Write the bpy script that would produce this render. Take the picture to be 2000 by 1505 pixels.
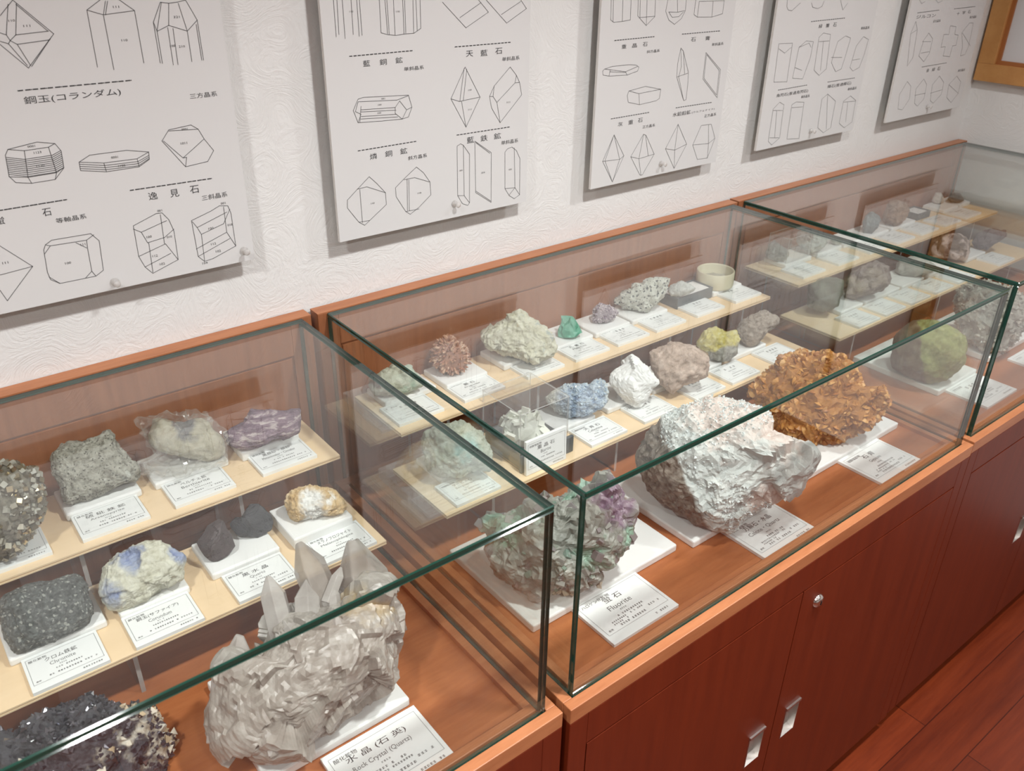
import bpy, bmesh, math, random
from math import sin, cos, pi, atan2, sqrt
from mathutils import Vector, Matrix, noise
random.seed(7)
for o in list(bpy.data.objects): bpy.data.objects.remove(o)
scene = bpy.context.scene
COL = scene.collection
CAM={'loc': [-0.6214, -1.3829, 1.9434], 'right': [0.785873, -0.618224, 0.01427], 'up': [0.287574, 0.385792, 0.876622], 'fwd': [0.547453, 0.68481, -0.480968], 'lens': 30.2467}
ROCKS={
'pyrite':{'o': [-.5946,-.1768,1.1187],'d': [.0379,.85,-.5254],'uv': [(.0671,.1184),(.0763,.1073),(.0797,.0902),(.0793,.0744),(.0739,.0556),(.0685,.0464),(.0548,.0323),(.0458,.0199),(.0291,.0089),(.0131,-.0005),(.0,.0),(-.0221,.0141),(-.0441,.0494),(-.0459,.0881),(-.0306,.1206),(-.0084,.1321),(.0186,.1361),(.0436,.1309)]},
'arseno':{'o': [-.4791,-.1019,1.1187],'d': [.1241,.8509,-.5104],'uv': [(-.011,.0779),(-.0065,.0849),(.007,.0929),(.0225,.0962),(.0391,.0909),(.0616,.0968),(.0781,.1018),(.0814,.0967),(.0821,.0863),(.0898,.0672),(.0974,.0531),(.1063,.0318),(.1062,.018),(.1028,.0104),(.0885,.0094),(.0613,.0054),(.0226,.0016),(.0,-.0),(-.0089,.006),(-.0114,.02),(-.0119,.0367),(-.0137,.0538)]},
'bagrock':{'o': [-.2675,-.106,1.1187],'d': [.2178,.8368,-.5023],'uv': [(-.0677,.0863),(-.0563,.0867),(-.0356,.0755),(-.02,.0715),(-.0027,.0752),(.0103,.0735),(.0185,.0638),(.0228,.0505),(.0329,.0412),(.0362,.0226),(.0346,.005),(.0216,-.0011),(.0,.0),(-.0306,.0137),(-.0489,.0211),(-.071,.0329),(-.0809,.0489),(-.08,.0626),(-.0717,.0731)]},
'bag':{'o': [-.3391,-.1128,1.1187],'d': [.2058,.836,-.5086],'uv': [(-.0196,.0973),(.0005,.1035),(.043,.0991),(.0821,.0894),(.1043,.0575),(.1082,.0256),(.1045,.0024),(.0646,-.0018),(-.0,-.0),(-.0318,.0159),(-.0353,.0304),(-.0099,.0402),(-.0185,.0696)]},
'cinnabar':{'o': [-.1924,-.134,1.1267],'d': [.2935,.8089,-.5095],'uv': [(.0062,.0687),(.0314,.0649),(.0896,.0572),(.0887,.0383),(.0846,.028),(.0787,.0181),(.0586,.0122),(.0324,.0109),(.0146,.0066),(-.0,.0),(-.0183,.003),(-.0383,.0168),(-.0444,.0337),(-.0295,.0438),(-.0084,.0494)]},
'chromite':{'o': [-.615,-.2681,1.0213],'d': [.042,.7889,-.6131],'uv': [(.0038,.0794),(.0111,.0825),(.0346,.0867),(.0654,.0813),(.0869,.0797),(.1002,.0776),(.1061,.0689),(.1095,.0564),(.1062,.0403),(.107,.0241),(.1056,.0121),(.0979,.0027),(.0716,-.0016),(.0332,-.0033),(.0,-.0),(-.0053,.0136),(-.0078,.0373),(-.0045,.0586),(-.0008,.0722)]},
'corundum':{'o': [-.4748,-.2692,1.0213],'d': [.1326,.781,-.6103],'uv': [(-.0085,.0703),(-.0144,.0564),(-.0212,.0321),(-.0172,.0183),(-.0116,.0055),(.0,.0),(.0187,-.0),(.041,.002),(.0526,.0077),(.0737,.0152),(.0962,.0209),(.1012,.0355),(.1066,.0453),(.1041,.0542),(.0974,.0579),(.0857,.0729),(.0759,.0824),(.057,.0906),(.0433,.0891),(.0304,.0835),(.0155,.0817),(.0074,.0779)]},
'blackq_a':{'o': [-.3161,-.2499,1.0213],'d': [.2096,.7716,-.6006],'uv': [(.0137,.0663),(.0206,.0605),(.0232,.048),(.0281,.0401),(.0304,.0176),(.017,.0058),(.0,-.0),(-.0106,.0027),(-.0182,.0129),(-.0237,.0259),(-.0265,.0365),(-.0167,.0475),(-.005,.0598)]},
'blackq_b':{'o': [-.2405,-.2324,1.0213],'d': [.2498,.768,-.5897],'uv': [(-.0204,.0387),(-.014,.0478),(-.0041,.058),(.0089,.0562),(.0177,.0484),(.027,.0326),(.0283,.0201),(.0229,.0073),(-.0,.0),(-.0158,.005),(-.0312,.0117),(-.0376,.0233),(-.0395,.0323),(-.03,.0407)]},
'geode':{'o': [-.175,-.2455,1.032],'d': [.3145,.7484,-.584],'uv': [(-.016,.0381),(-.0098,.0477),(.0031,.0563),(.0204,.0582),(.0406,.0544),(.0575,.0511),(.0705,.043),(.0775,.0296),(.0859,.0124),(.0778,.003),(.0635,-.0001),(.0433,.0047),(.0225,.0027),(-.0,.0),(-.0095,.0058),(-.0133,.0168),(-.0155,.0276)]},
'sphalerite':{'o': [-.6383,-.4572,.912],'d': [.0339,.6996,-.7138],'uv': [(-.0281,.1165),(-.0174,.1029),(-.0068,.106),(.0034,.1165),(.0201,.114),(.0367,.1103),(.0456,.1146),(.0739,.1142),(.0806,.1146),(.0902,.1071),(.1021,.0934),(.1269,.0772),(.1462,.0642),(.1516,.0549),(.1543,.0416),(.1549,.0265),(.1625,.0153),(.1624,.0065),(.1534,-.0037),(.1393,-.0127),(.1317,-.019),(.1127,-.0314),(.0569,-.0198),(.0,-.0),(-.0513,.0305),(-.0763,.067),(-.0757,.1135),(-.0541,.13)]},
'quartz':{'o': [-.3908,-.5641,.9267],'d': [.243,.6501,-.72],'uv': [(.0277,.1771),(.0565,.1894),(.086,.1922),(.1309,.1966),(.1771,.2025),(.2051,.1955),(.2142,.1724),(.2192,.1488),(.2168,.1306),(.2092,.1137),(.2063,.0887),(.1967,.0726),(.193,.0648),(.1785,.0494),(.1266,.0281),(.0889,.0161),(.0391,.0108),(.0035,.0005),(-.0095,.0056),(-.0218,.0151),(-.0383,.0171),(-.0467,.031),(-.0478,.0392),(-.0514,.0487),(-.0528,.0658),(-.0505,.0923),(-.0441,.1252),(-.035,.1329),(.0064,.1317),(.0231,.153)]},
'palegreen':{'o': [.09,-.0945,1.1187],'d': [.4365,.7648,-.4739],'uv': [(-.0254,.0353),(-.0192,.0409),(-.0011,.0478),(.0061,.0543),(.0233,.0614),(.038,.0586),(.0555,.0536),(.0667,.042),(.0759,.0294),(.0743,.0175),(.0589,.0094),(.0466,.0032),(.0228,.0026),(.0,.0),(-.0157,.0009),(-.0229,.0113),(-.0271,.0235)]},
'reddish':{'o': [.2571,-.0973,1.1187],'d': [.499,.7406,-.45],'uv': [(-.0329,.0633),(-.0223,.0715),(-.0098,.0733),(.0004,.0627),(.0107,.0573),(.0219,.0456),(.0268,.0287),(.0244,.0183),(.0159,.008),(-.0,-.0),(-.0146,.0003),(-.025,.0037),(-.0351,.0154),(-.0432,.026),(-.0427,.0437),(-.0373,.0551)]},
'cream':{'o': [.417,-.165,1.1187],'d': [.5709,.6985,-.4314],'uv': [(-.1199,.051),(-.1169,.0617),(-.0957,.0728),(-.0746,.0882),(-.0504,.1057),(-.042,.1112),(-.0291,.1062),(-.0193,.0968),(.0001,.0897),(.0175,.0773),(.0231,.0646),(.0374,.05),(.0409,.0362),(.0339,.0146),(.0159,.0078),(-.0,-.0),(-.0087,.0062),(-.0398,.0088),(-.0721,.0177),(-.0916,.027),(-.1099,.0341)]},
'green':{'o': [.5373,-.1034,1.1187],'d': [.6144,.669,-.4181],'uv': [(-.0047,.0508),(.0042,.0523),(.0258,.051),(.0369,.0323),(.048,.0147),(.0247,.0057),(-.0,.0),(-.0071,.0065),(-.0068,.0235),(-.0007,.0374)]},
'violet':{'o': [.6624,-.0909,1.1187],'d': [.6495,.6449,-.4028],'uv': [(-.0116,.0311),(.0005,.0424),(.0218,.0402),(.0375,.0341),(.0429,.0239),(.0355,.0129),(.0208,.0049),(.0,.0),(-.0132,.0039),(-.0119,.0181)]},
'speckled':{'o': [.7956,-.1169,1.1187],'d': [.6868,.6207,-.3782],'uv': [(-.0795,.0216),(-.0599,.0462),(-.0458,.0509),(-.0363,.0661),(-.0184,.0675),(-.0085,.0767),(.0064,.0838),(.0241,.0864),(.0472,.0821),(.0404,.066),(.0386,.0478),(.0287,.0265),(.0131,.0144),(.0,.0),(-.0185,.0046),(-.0537,.0054),(-.0665,.0129)]},
'trayrock':{'o': [.8972,-.1229,1.1347],'d': [.7156,.5919,-.3708],'uv': [(-.0296,.0121),(-.0216,.0277),(.0015,.0397),(.0203,.0353),(.0397,.026),(.0291,.0127),(-.0,.0),(-.0161,.0009)]},
'serpent':{'o': [.1297,-.2954,1.0213],'d': [.4715,.6925,-.5461],'uv': [(-.0726,.0721),(-.0666,.0891),(-.0494,.0982),(-.0188,.1032),(.0022,.1037),(.0211,.0965),(.0401,.0865),(.0491,.0653),(.0582,.0441),(.0577,.0231),(.0537,.0137),(.0193,.0127),(-.0,.0),(-.0227,.0044),(-.0398,.003),(-.0566,.0148),(-.0658,.0302),(-.0673,.053)]},
'barite':{'o': [.2681,-.3049,1.0427],'d': [.5445,.6567,-.5219],'uv': [(-.0402,.0256),(-.037,.0553),(-.0272,.0605),(-.0132,.0549),(-.0016,.0651),(.0161,.0675),(.034,.064),(.0464,.0387),(.0527,.023),(.0393,.0069),(.0,.0),(-.0298,.0071)]},
'celestine':{'o': [.4383,-.251,1.0213],'d': [.6029,.6303,-.4891],'uv': [(-.0506,.0399),(-.0416,.0511),(-.0229,.0619),(-.0061,.0672),(.0033,.071),(.0267,.0723),(.0418,.07),(.0485,.0822),(.06,.0861),(.0723,.0772),(.0776,.0582),(.0786,.0412),(.0678,.0256),(.0453,.0103),(.0234,.0025),(-.0,.0),(-.0239,.006),(-.0398,.0212),(-.0479,.0303)]},
'white':{'o': [.5824,-.303,1.0213],'d': [.652,.5941,-.4711],'uv': [(-.0644,.058),(-.055,.0754),(-.0349,.0949),(-.019,.1117),(-.0019,.1033),(.0112,.0912),(.0283,.0708),(.0437,.0557),(.0308,.0436),(.0213,.0163),(.0106,.0032),(.0,.0),(-.019,.0048),(-.0374,.0152),(-.0545,.0335),(-.0633,.046)]},
'pink':{'o': [.6881,-.3149,1.0213],'d': [.6936,.5615,-.4512],'uv': [(-.0629,.0858),(-.0422,.1006),(-.0182,.1146),(.0066,.1116),(.0343,.1113),(.0507,.103),(.0641,.0922),(.0676,.0724),(.0638,.0494),(.0468,.035),(.0251,.0223),(.0066,.0099),(.0,.0),(-.0106,.0044),(-.0314,.0201),(-.0446,.0367),(-.0562,.0581)]},
'sulfur':{'o': [.8926,-.2737,1.0213],'d': [.7291,.539,-.4218],'uv': [(-.0605,.0397),(-.0514,.0604),(-.0368,.0757),(-.0221,.0811),(-.0096,.0766),(.0062,.0738),(.0267,.0788),(.0305,.0684),(.0378,.0584),(.0373,.0366),(.0348,.0217),(.0158,.0058),(.0,-.0),(-.0215,.0008),(-.0289,.0194),(-.0427,.0237),(-.0569,.0316)]},
'tufa':{'o': [1.0151,-.2658,1.0213],'d': [.7577,.5136,-.4025],'uv': [(-.0375,.0427),(-.0296,.0627),(-.0122,.0764),(.0179,.0931),(.0356,.088),(.0548,.0807),(.0572,.0661),(.0366,.0444),(.028,.0306),(.0155,.0099),(.0,-.0),(-.0143,.0055),(-.0263,.0189),(-.0379,.0299)]},
'fluorite':{'o': [.1041,-.5541,.9267],'d': [.5358,.5691,-.6237],'uv': [(-.1101,.1229),(-.0966,.1326),(-.0635,.1417),(-.0362,.1575),(-.0261,.1652),(-.0014,.1667),(.03,.1723),(.0471,.1821),(.0673,.1992),(.0844,.2091),(.1014,.2225),(.1228,.215),(.1357,.2018),(.1398,.188),(.1367,.1791),(.1527,.1714),(.152,.1471),(.1493,.1296),(.1525,.1143),(.1454,.0984),(.1371,.091),(.1209,.0677),(.0972,.0576),(.1048,.0445),(.0982,.0373),(.0808,.0395),(.0594,.0211),(.0421,.0199),(.0216,.015),(-.0,-.0),(-.0159,.0039),(-.0271,.0167),(-.0521,.0251),(-.0668,.0361),(-.0787,.0558),(-.0925,.0755),(-.0975,.0959),(-.1073,.1092)]},
'bigwhite':{'o': [.4951,-.6234,.9267],'d': [.695,.4799,-.5353],'uv': [(-.1846,.1158),(-.1764,.1393),(-.166,.1613),(-.157,.1789),(-.1479,.1965),(-.1232,.2146),(-.0941,.2294),(-.072,.2369),(-.0619,.2465),(-.0365,.2566),(.0051,.2592),(.0345,.2522),(.0551,.2399),(.0625,.2216),(.0612,.2),(.0744,.1983),(.0974,.1926),(.1135,.1838),(.1421,.1754),(.1452,.1663),(.143,.1449),(.1352,.1358),(.1312,.114),(.1124,.0932),(.0897,.0735),(.059,.0561),(.0386,.0425),(.0321,.0238),(.0178,.0074),(.0,-.0),(-.0132,-.0007),(-.0472,.0083),(-.0881,.0219),(-.1134,.0329),(-.1417,.0494),(-.1652,.0711),(-.1787,.0927)]},
'gypsum':{'o': [.9461,-.5817,.9267],'d': [.7764,.4321,-.4588],'uv': [(-.2166,.0684),(-.2068,.0883),(-.1933,.1124),(-.1812,.1313),(-.1656,.1438),(-.1649,.1628),(-.1451,.1759),(-.1266,.1946),(-.1037,.1907),(-.0774,.191),(-.0618,.1997),(-.0477,.1943),(-.0338,.2004),(-.0201,.1857),(-.0093,.1741),(-.0009,.1643),(.0104,.1505),(.0187,.1407),(.0428,.1364),(.0598,.1455),(.0759,.1273),(.0792,.1008),(.0727,.0813),(.0597,.0625),(.0507,.0446),(.0313,.0358),(.009,.0193),(.0,.0),(-.0259,-.0),(-.0472,-.0025),(-.0582,-.0131),(-.0796,-.0168),(-.0984,-.0116),(-.1242,-.0056),(-.1445,-.0054),(-.1443,.016),(-.1532,.0377),(-.1709,.0577),(-.1902,.0632)]},
'olivine':{'o': [1.3824,-.5546,.9267],'d': [.8451,.3603,-.395],'uv': [(-.1048,.0371),(-.1103,.0693),(-.1082,.1004),(-.0939,.1261),(-.0758,.1458),(-.032,.1566),(.0,.1505),(.0216,.1435),(.0431,.1315),(.0571,.1076),(.0593,.0668),(.0525,.0431),(.0308,.0182),(.0,-.0),(-.0146,-.0036),(-.0515,.0045),(-.0939,.0183)]},
'greycluster':{'o': [1.6961,-.5851,.9267],'d': [.8777,.3239,-.3532],'uv': [(-.1499,.1149),(-.1464,.1498),(-.1335,.1681),(-.0846,.1826),(-.0306,.1747),(-.0004,.1619),(.0228,.1477),(.0358,.1093),(.0282,.0798),(.0206,.0501),(.0165,.0295),(-.0,.0),(-.0337,-.0043),(-.0711,.0035),(-.0914,.0128),(-.1111,.0381),(-.1232,.0496),(-.1358,.0724)]},
'smoky':{'o': [1.3392,-.089,1.1187],'d': [.7886,.5235,-.3226],'uv': [(-.0379,.015),(-.0333,.0448),(-.02,.0548),(.0157,.0353),(.026,.0227),(.0205,.0067),(.0,.0),(-.0223,.0029)]},
'lacy':{'o': [1.4692,-.1033,1.1187],'d': [.8114,.4982,-.3058],'uv': [(-.0457,.0528),(-.0225,.0628),(.011,.0599),(.0312,.0539),(.0372,.0362),(.0299,.0168),(.0,.0),(-.0278,.0078),(-.0457,.0299)]},
'flatpale':{'o': [1.589,-.1113,1.1187],'d': [.8247,.4772,-.3037],'uv': [(-.0267,.0213),(-.0001,.022),(.013,.012),(.0,.0),(-.0187,.0018)]},
'slate':{'o': [1.764,-.1094,1.1187],'d': [.8454,.4541,-.2811],'uv': [(-.0289,.0477),(-.0137,.0648),(.008,.0572),(.0184,.042),(.0137,.0171),(.0,.0),(-.0225,-.0032),(-.0313,.0246)]},
'rusty':{'o': [1.8865,-.1087,1.1187],'d': [.8586,.4368,-.2685],'uv': [(-.034,.0201),(-.0347,.0434),(-.0295,.0736),(-.0028,.0787),(.0189,.0724),(.0335,.0528),(.0319,.0341),(.0225,.011),(.0,-.0),(-.0217,.0047)]},
'pillar':{'o': [2.2191,-.0657,1.1187],'d': [.879,.4063,-.2494],'uv': [(-.016,.0078),(-.0101,.0354),(.0065,.0377),(.0217,.0199),(.0203,.0063),(-.0,.0)]},
'darkbrown':{'o': [2.2901,-.1093,1.1187],'d': [.886,.3923,-.2471],'uv': [(-.0399,.0093),(-.0265,.0315),(-.0047,.0312),(.0122,.0136),(.0,.0),(-.0275,-.0024)]},
'greygreen':{'o': [1.3386,-.2356,1.0213],'d': [.8075,.469,-.3577],'uv': [(-.0364,.0453),(-.0374,.0714),(-.0127,.0861),(.0164,.0973),(.0486,.0912),(.0528,.0565),(.048,.0216),(.0236,.0066),(.0,.0),(-.0269,.0095)]},
'mauve':{'o': [1.4857,-.2398,1.0213],'d': [.8332,.4368,-.3391],'uv': [(-.0174,.0313),(-.0166,.0656),(.0059,.0919),(.0436,.1133),(.0772,.1033),(.0903,.0789),(.0897,.0578),(.0774,.0361),(.0357,.0148),(.0,.0),(-.0158,.0044)]},
'flatgrey':{'o': [1.7974,-.259,1.0213],'d': [.8582,.4024,-.3186],'uv': [(-.0612,.0319),(-.0272,.056),(.0225,.0524),(.0499,.0361),(.0374,.0188),(.0,.0),(-.038,-.0068),(-.0605,.0045)]},
'twotone':{'o': [2.0496,-.2789,1.0213],'d': [.8768,.3807,-.2936],'uv': [(-.1042,.0119),(-.1047,.044),(-.0846,.0586),(-.0557,.0777),(-.0264,.0763),(.0,.0571),(.0062,.0154),(.0,.0),(-.0555,-.0052),(-.0907,-.0067)]},
'darkcluster':{'o': [2.2023,-.2699,1.0213],'d': [.8926,.3531,-.2805],'uv': [(-.0475,.016),(-.0431,.0448),(-.0103,.0669),(.0343,.0698),(.0462,.0524),(.02,.025),(.0,-.0),(-.0313,-.0058)]},
}
SPOTS={'geode': [(.0302,.0251,.0218),(.0564,.0274,.0127)],'serpent': [(.0087,.0511,.0192)],'celestine': [(.0277,.0371,.0386)],'bagrock': [(-.0222,.0596,.0186),(-.0113,.0467,.0149)],'sphalerite': [(.1297,.0323,.033),(.0816,.0288,.0379),(.0409,.055,.0181)],'corundum': [(.0302,.0668,.0173),(.0026,.0306,.0156),(.0944,.0549,.0121),(.0797,.0408,.0086),(.0471,.0672,.0121)],'quartz': [(.1659,.1708,.0268),(.1403,.1137,.0173)],'bigwhite': [(-.0247,.2307,.0603),(.0563,.1952,.0442),(.0645,.0803,.0301),(-.022,.1523,.0401)],'fluorite': [(.0036,.1113,.0302),(.0818,.0881,.0303),(.0576,.1819,.0232),(.1378,.1133,.0196),(-.0645,.1172,.0321),(-.0338,.1192,.0267),(.1127,.1679,.0321),(.0506,.0544,.0231),(.1234,.201,.0161),(.1449,.1483,.0125),(.0357,.1325,.0107)]}
QCRYST=[([-.3606,-.4557,1.057],[-.4169,-.5426,.9596],.0382),([-.2998,-.4272,1.107],[-.3176,-.5142,1.0224],.0201),([-.2536,-.4526,1.0959],[-.2883,-.5169,1.0261],.0217),([-.2383,-.4029,1.1237],[-.2402,-.5046,1.0312],.0283),([-.1737,-.439,1.1203],[-.1958,-.5484,1.0141],.0424),([-.2073,-.4738,1.1072],[-.2448,-.496,1.0745],.01),([-.2291,-.4855,1.093],[-.2422,-.5116,1.065],.0108),([-.2966,-.5311,1.0438],[-.3164,-.5605,1.0107],.0145),([-.238,-.5365,1.068],[-.2546,-.557,1.0439],.0129),([-.3327,-.5089,1.048],[-.3361,-.5415,1.0175],.0153),([-.4018,-.5565,.9373],[-.4257,-.5263,.9565],.0157)]
CARDS=[('pyrite',[-.6301,-.1927,1.1053]),('arseno',[-.488,-.1927,1.1053]),('bagrock',[-.3489,-.1927,1.1053]),('cinnabar',[-.2019,-.1927,1.1053]),('chromite',[-.6136,-.352,1.008]),('corundum',[-.4779,-.352,1.008]),('blackq',[-.3237,-.352,1.008]),('geode',[-.1825,-.352,1.008]),('palegreen',[.0655,-.1927,1.1053]),('reddish',[.2135,-.1927,1.1053]),('green',[.5039,-.1927,1.1053]),('violet',[.6289,-.1927,1.1053]),('speckled',[.7521,-.1927,1.1053]),('tray',[.8918,-.1927,1.1053]),('dish',[1.0339,-.1927,1.1053]),('cream',[.3722,-.1927,1.1053]),('serpent',[.0817,-.352,1.008]),('celestine',[.4099,-.352,1.008]),('white',[.5606,-.352,1.008]),('pink',[.7211,-.352,1.008]),('sulfur',[.8455,-.352,1.008]),('tufa',[1.0053,-.352,1.008]),('u3u0',[1.3108,-.1927,1.1053]),('u3u1',[1.4715,-.1927,1.1053]),('u3l0',[1.3553,-.352,1.008]),('u3l1',[1.456,-.352,1.008]),('u3u2',[1.6323,-.1927,1.1053]),('u3u3',[1.7931,-.1927,1.1053]),('u3u4',[1.9538,-.1927,1.1053]),('u3u5',[2.1146,-.1927,1.1053]),('u3u6',[2.2753,-.1927,1.1053]),('u3l2',[1.6166,-.352,1.008]),('u3l3',[1.7473,-.352,1.008]),('u3l4',[1.8779,-.352,1.008]),('u3l5',[2.0086,-.352,1.008])]
BIGCARDS=[('quartz',[-.3277,-.7142,.9107]),('fluorite',[.1438,-.6999,.9107]),('bigwhite',[.512,-.72,.9107]),('gypsum',[.9017,-.7165,.9107]),('olivine',[1.3987,-.6928,.9107]),('greycluster',[1.7037,-.7068,.9107])]
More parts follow.
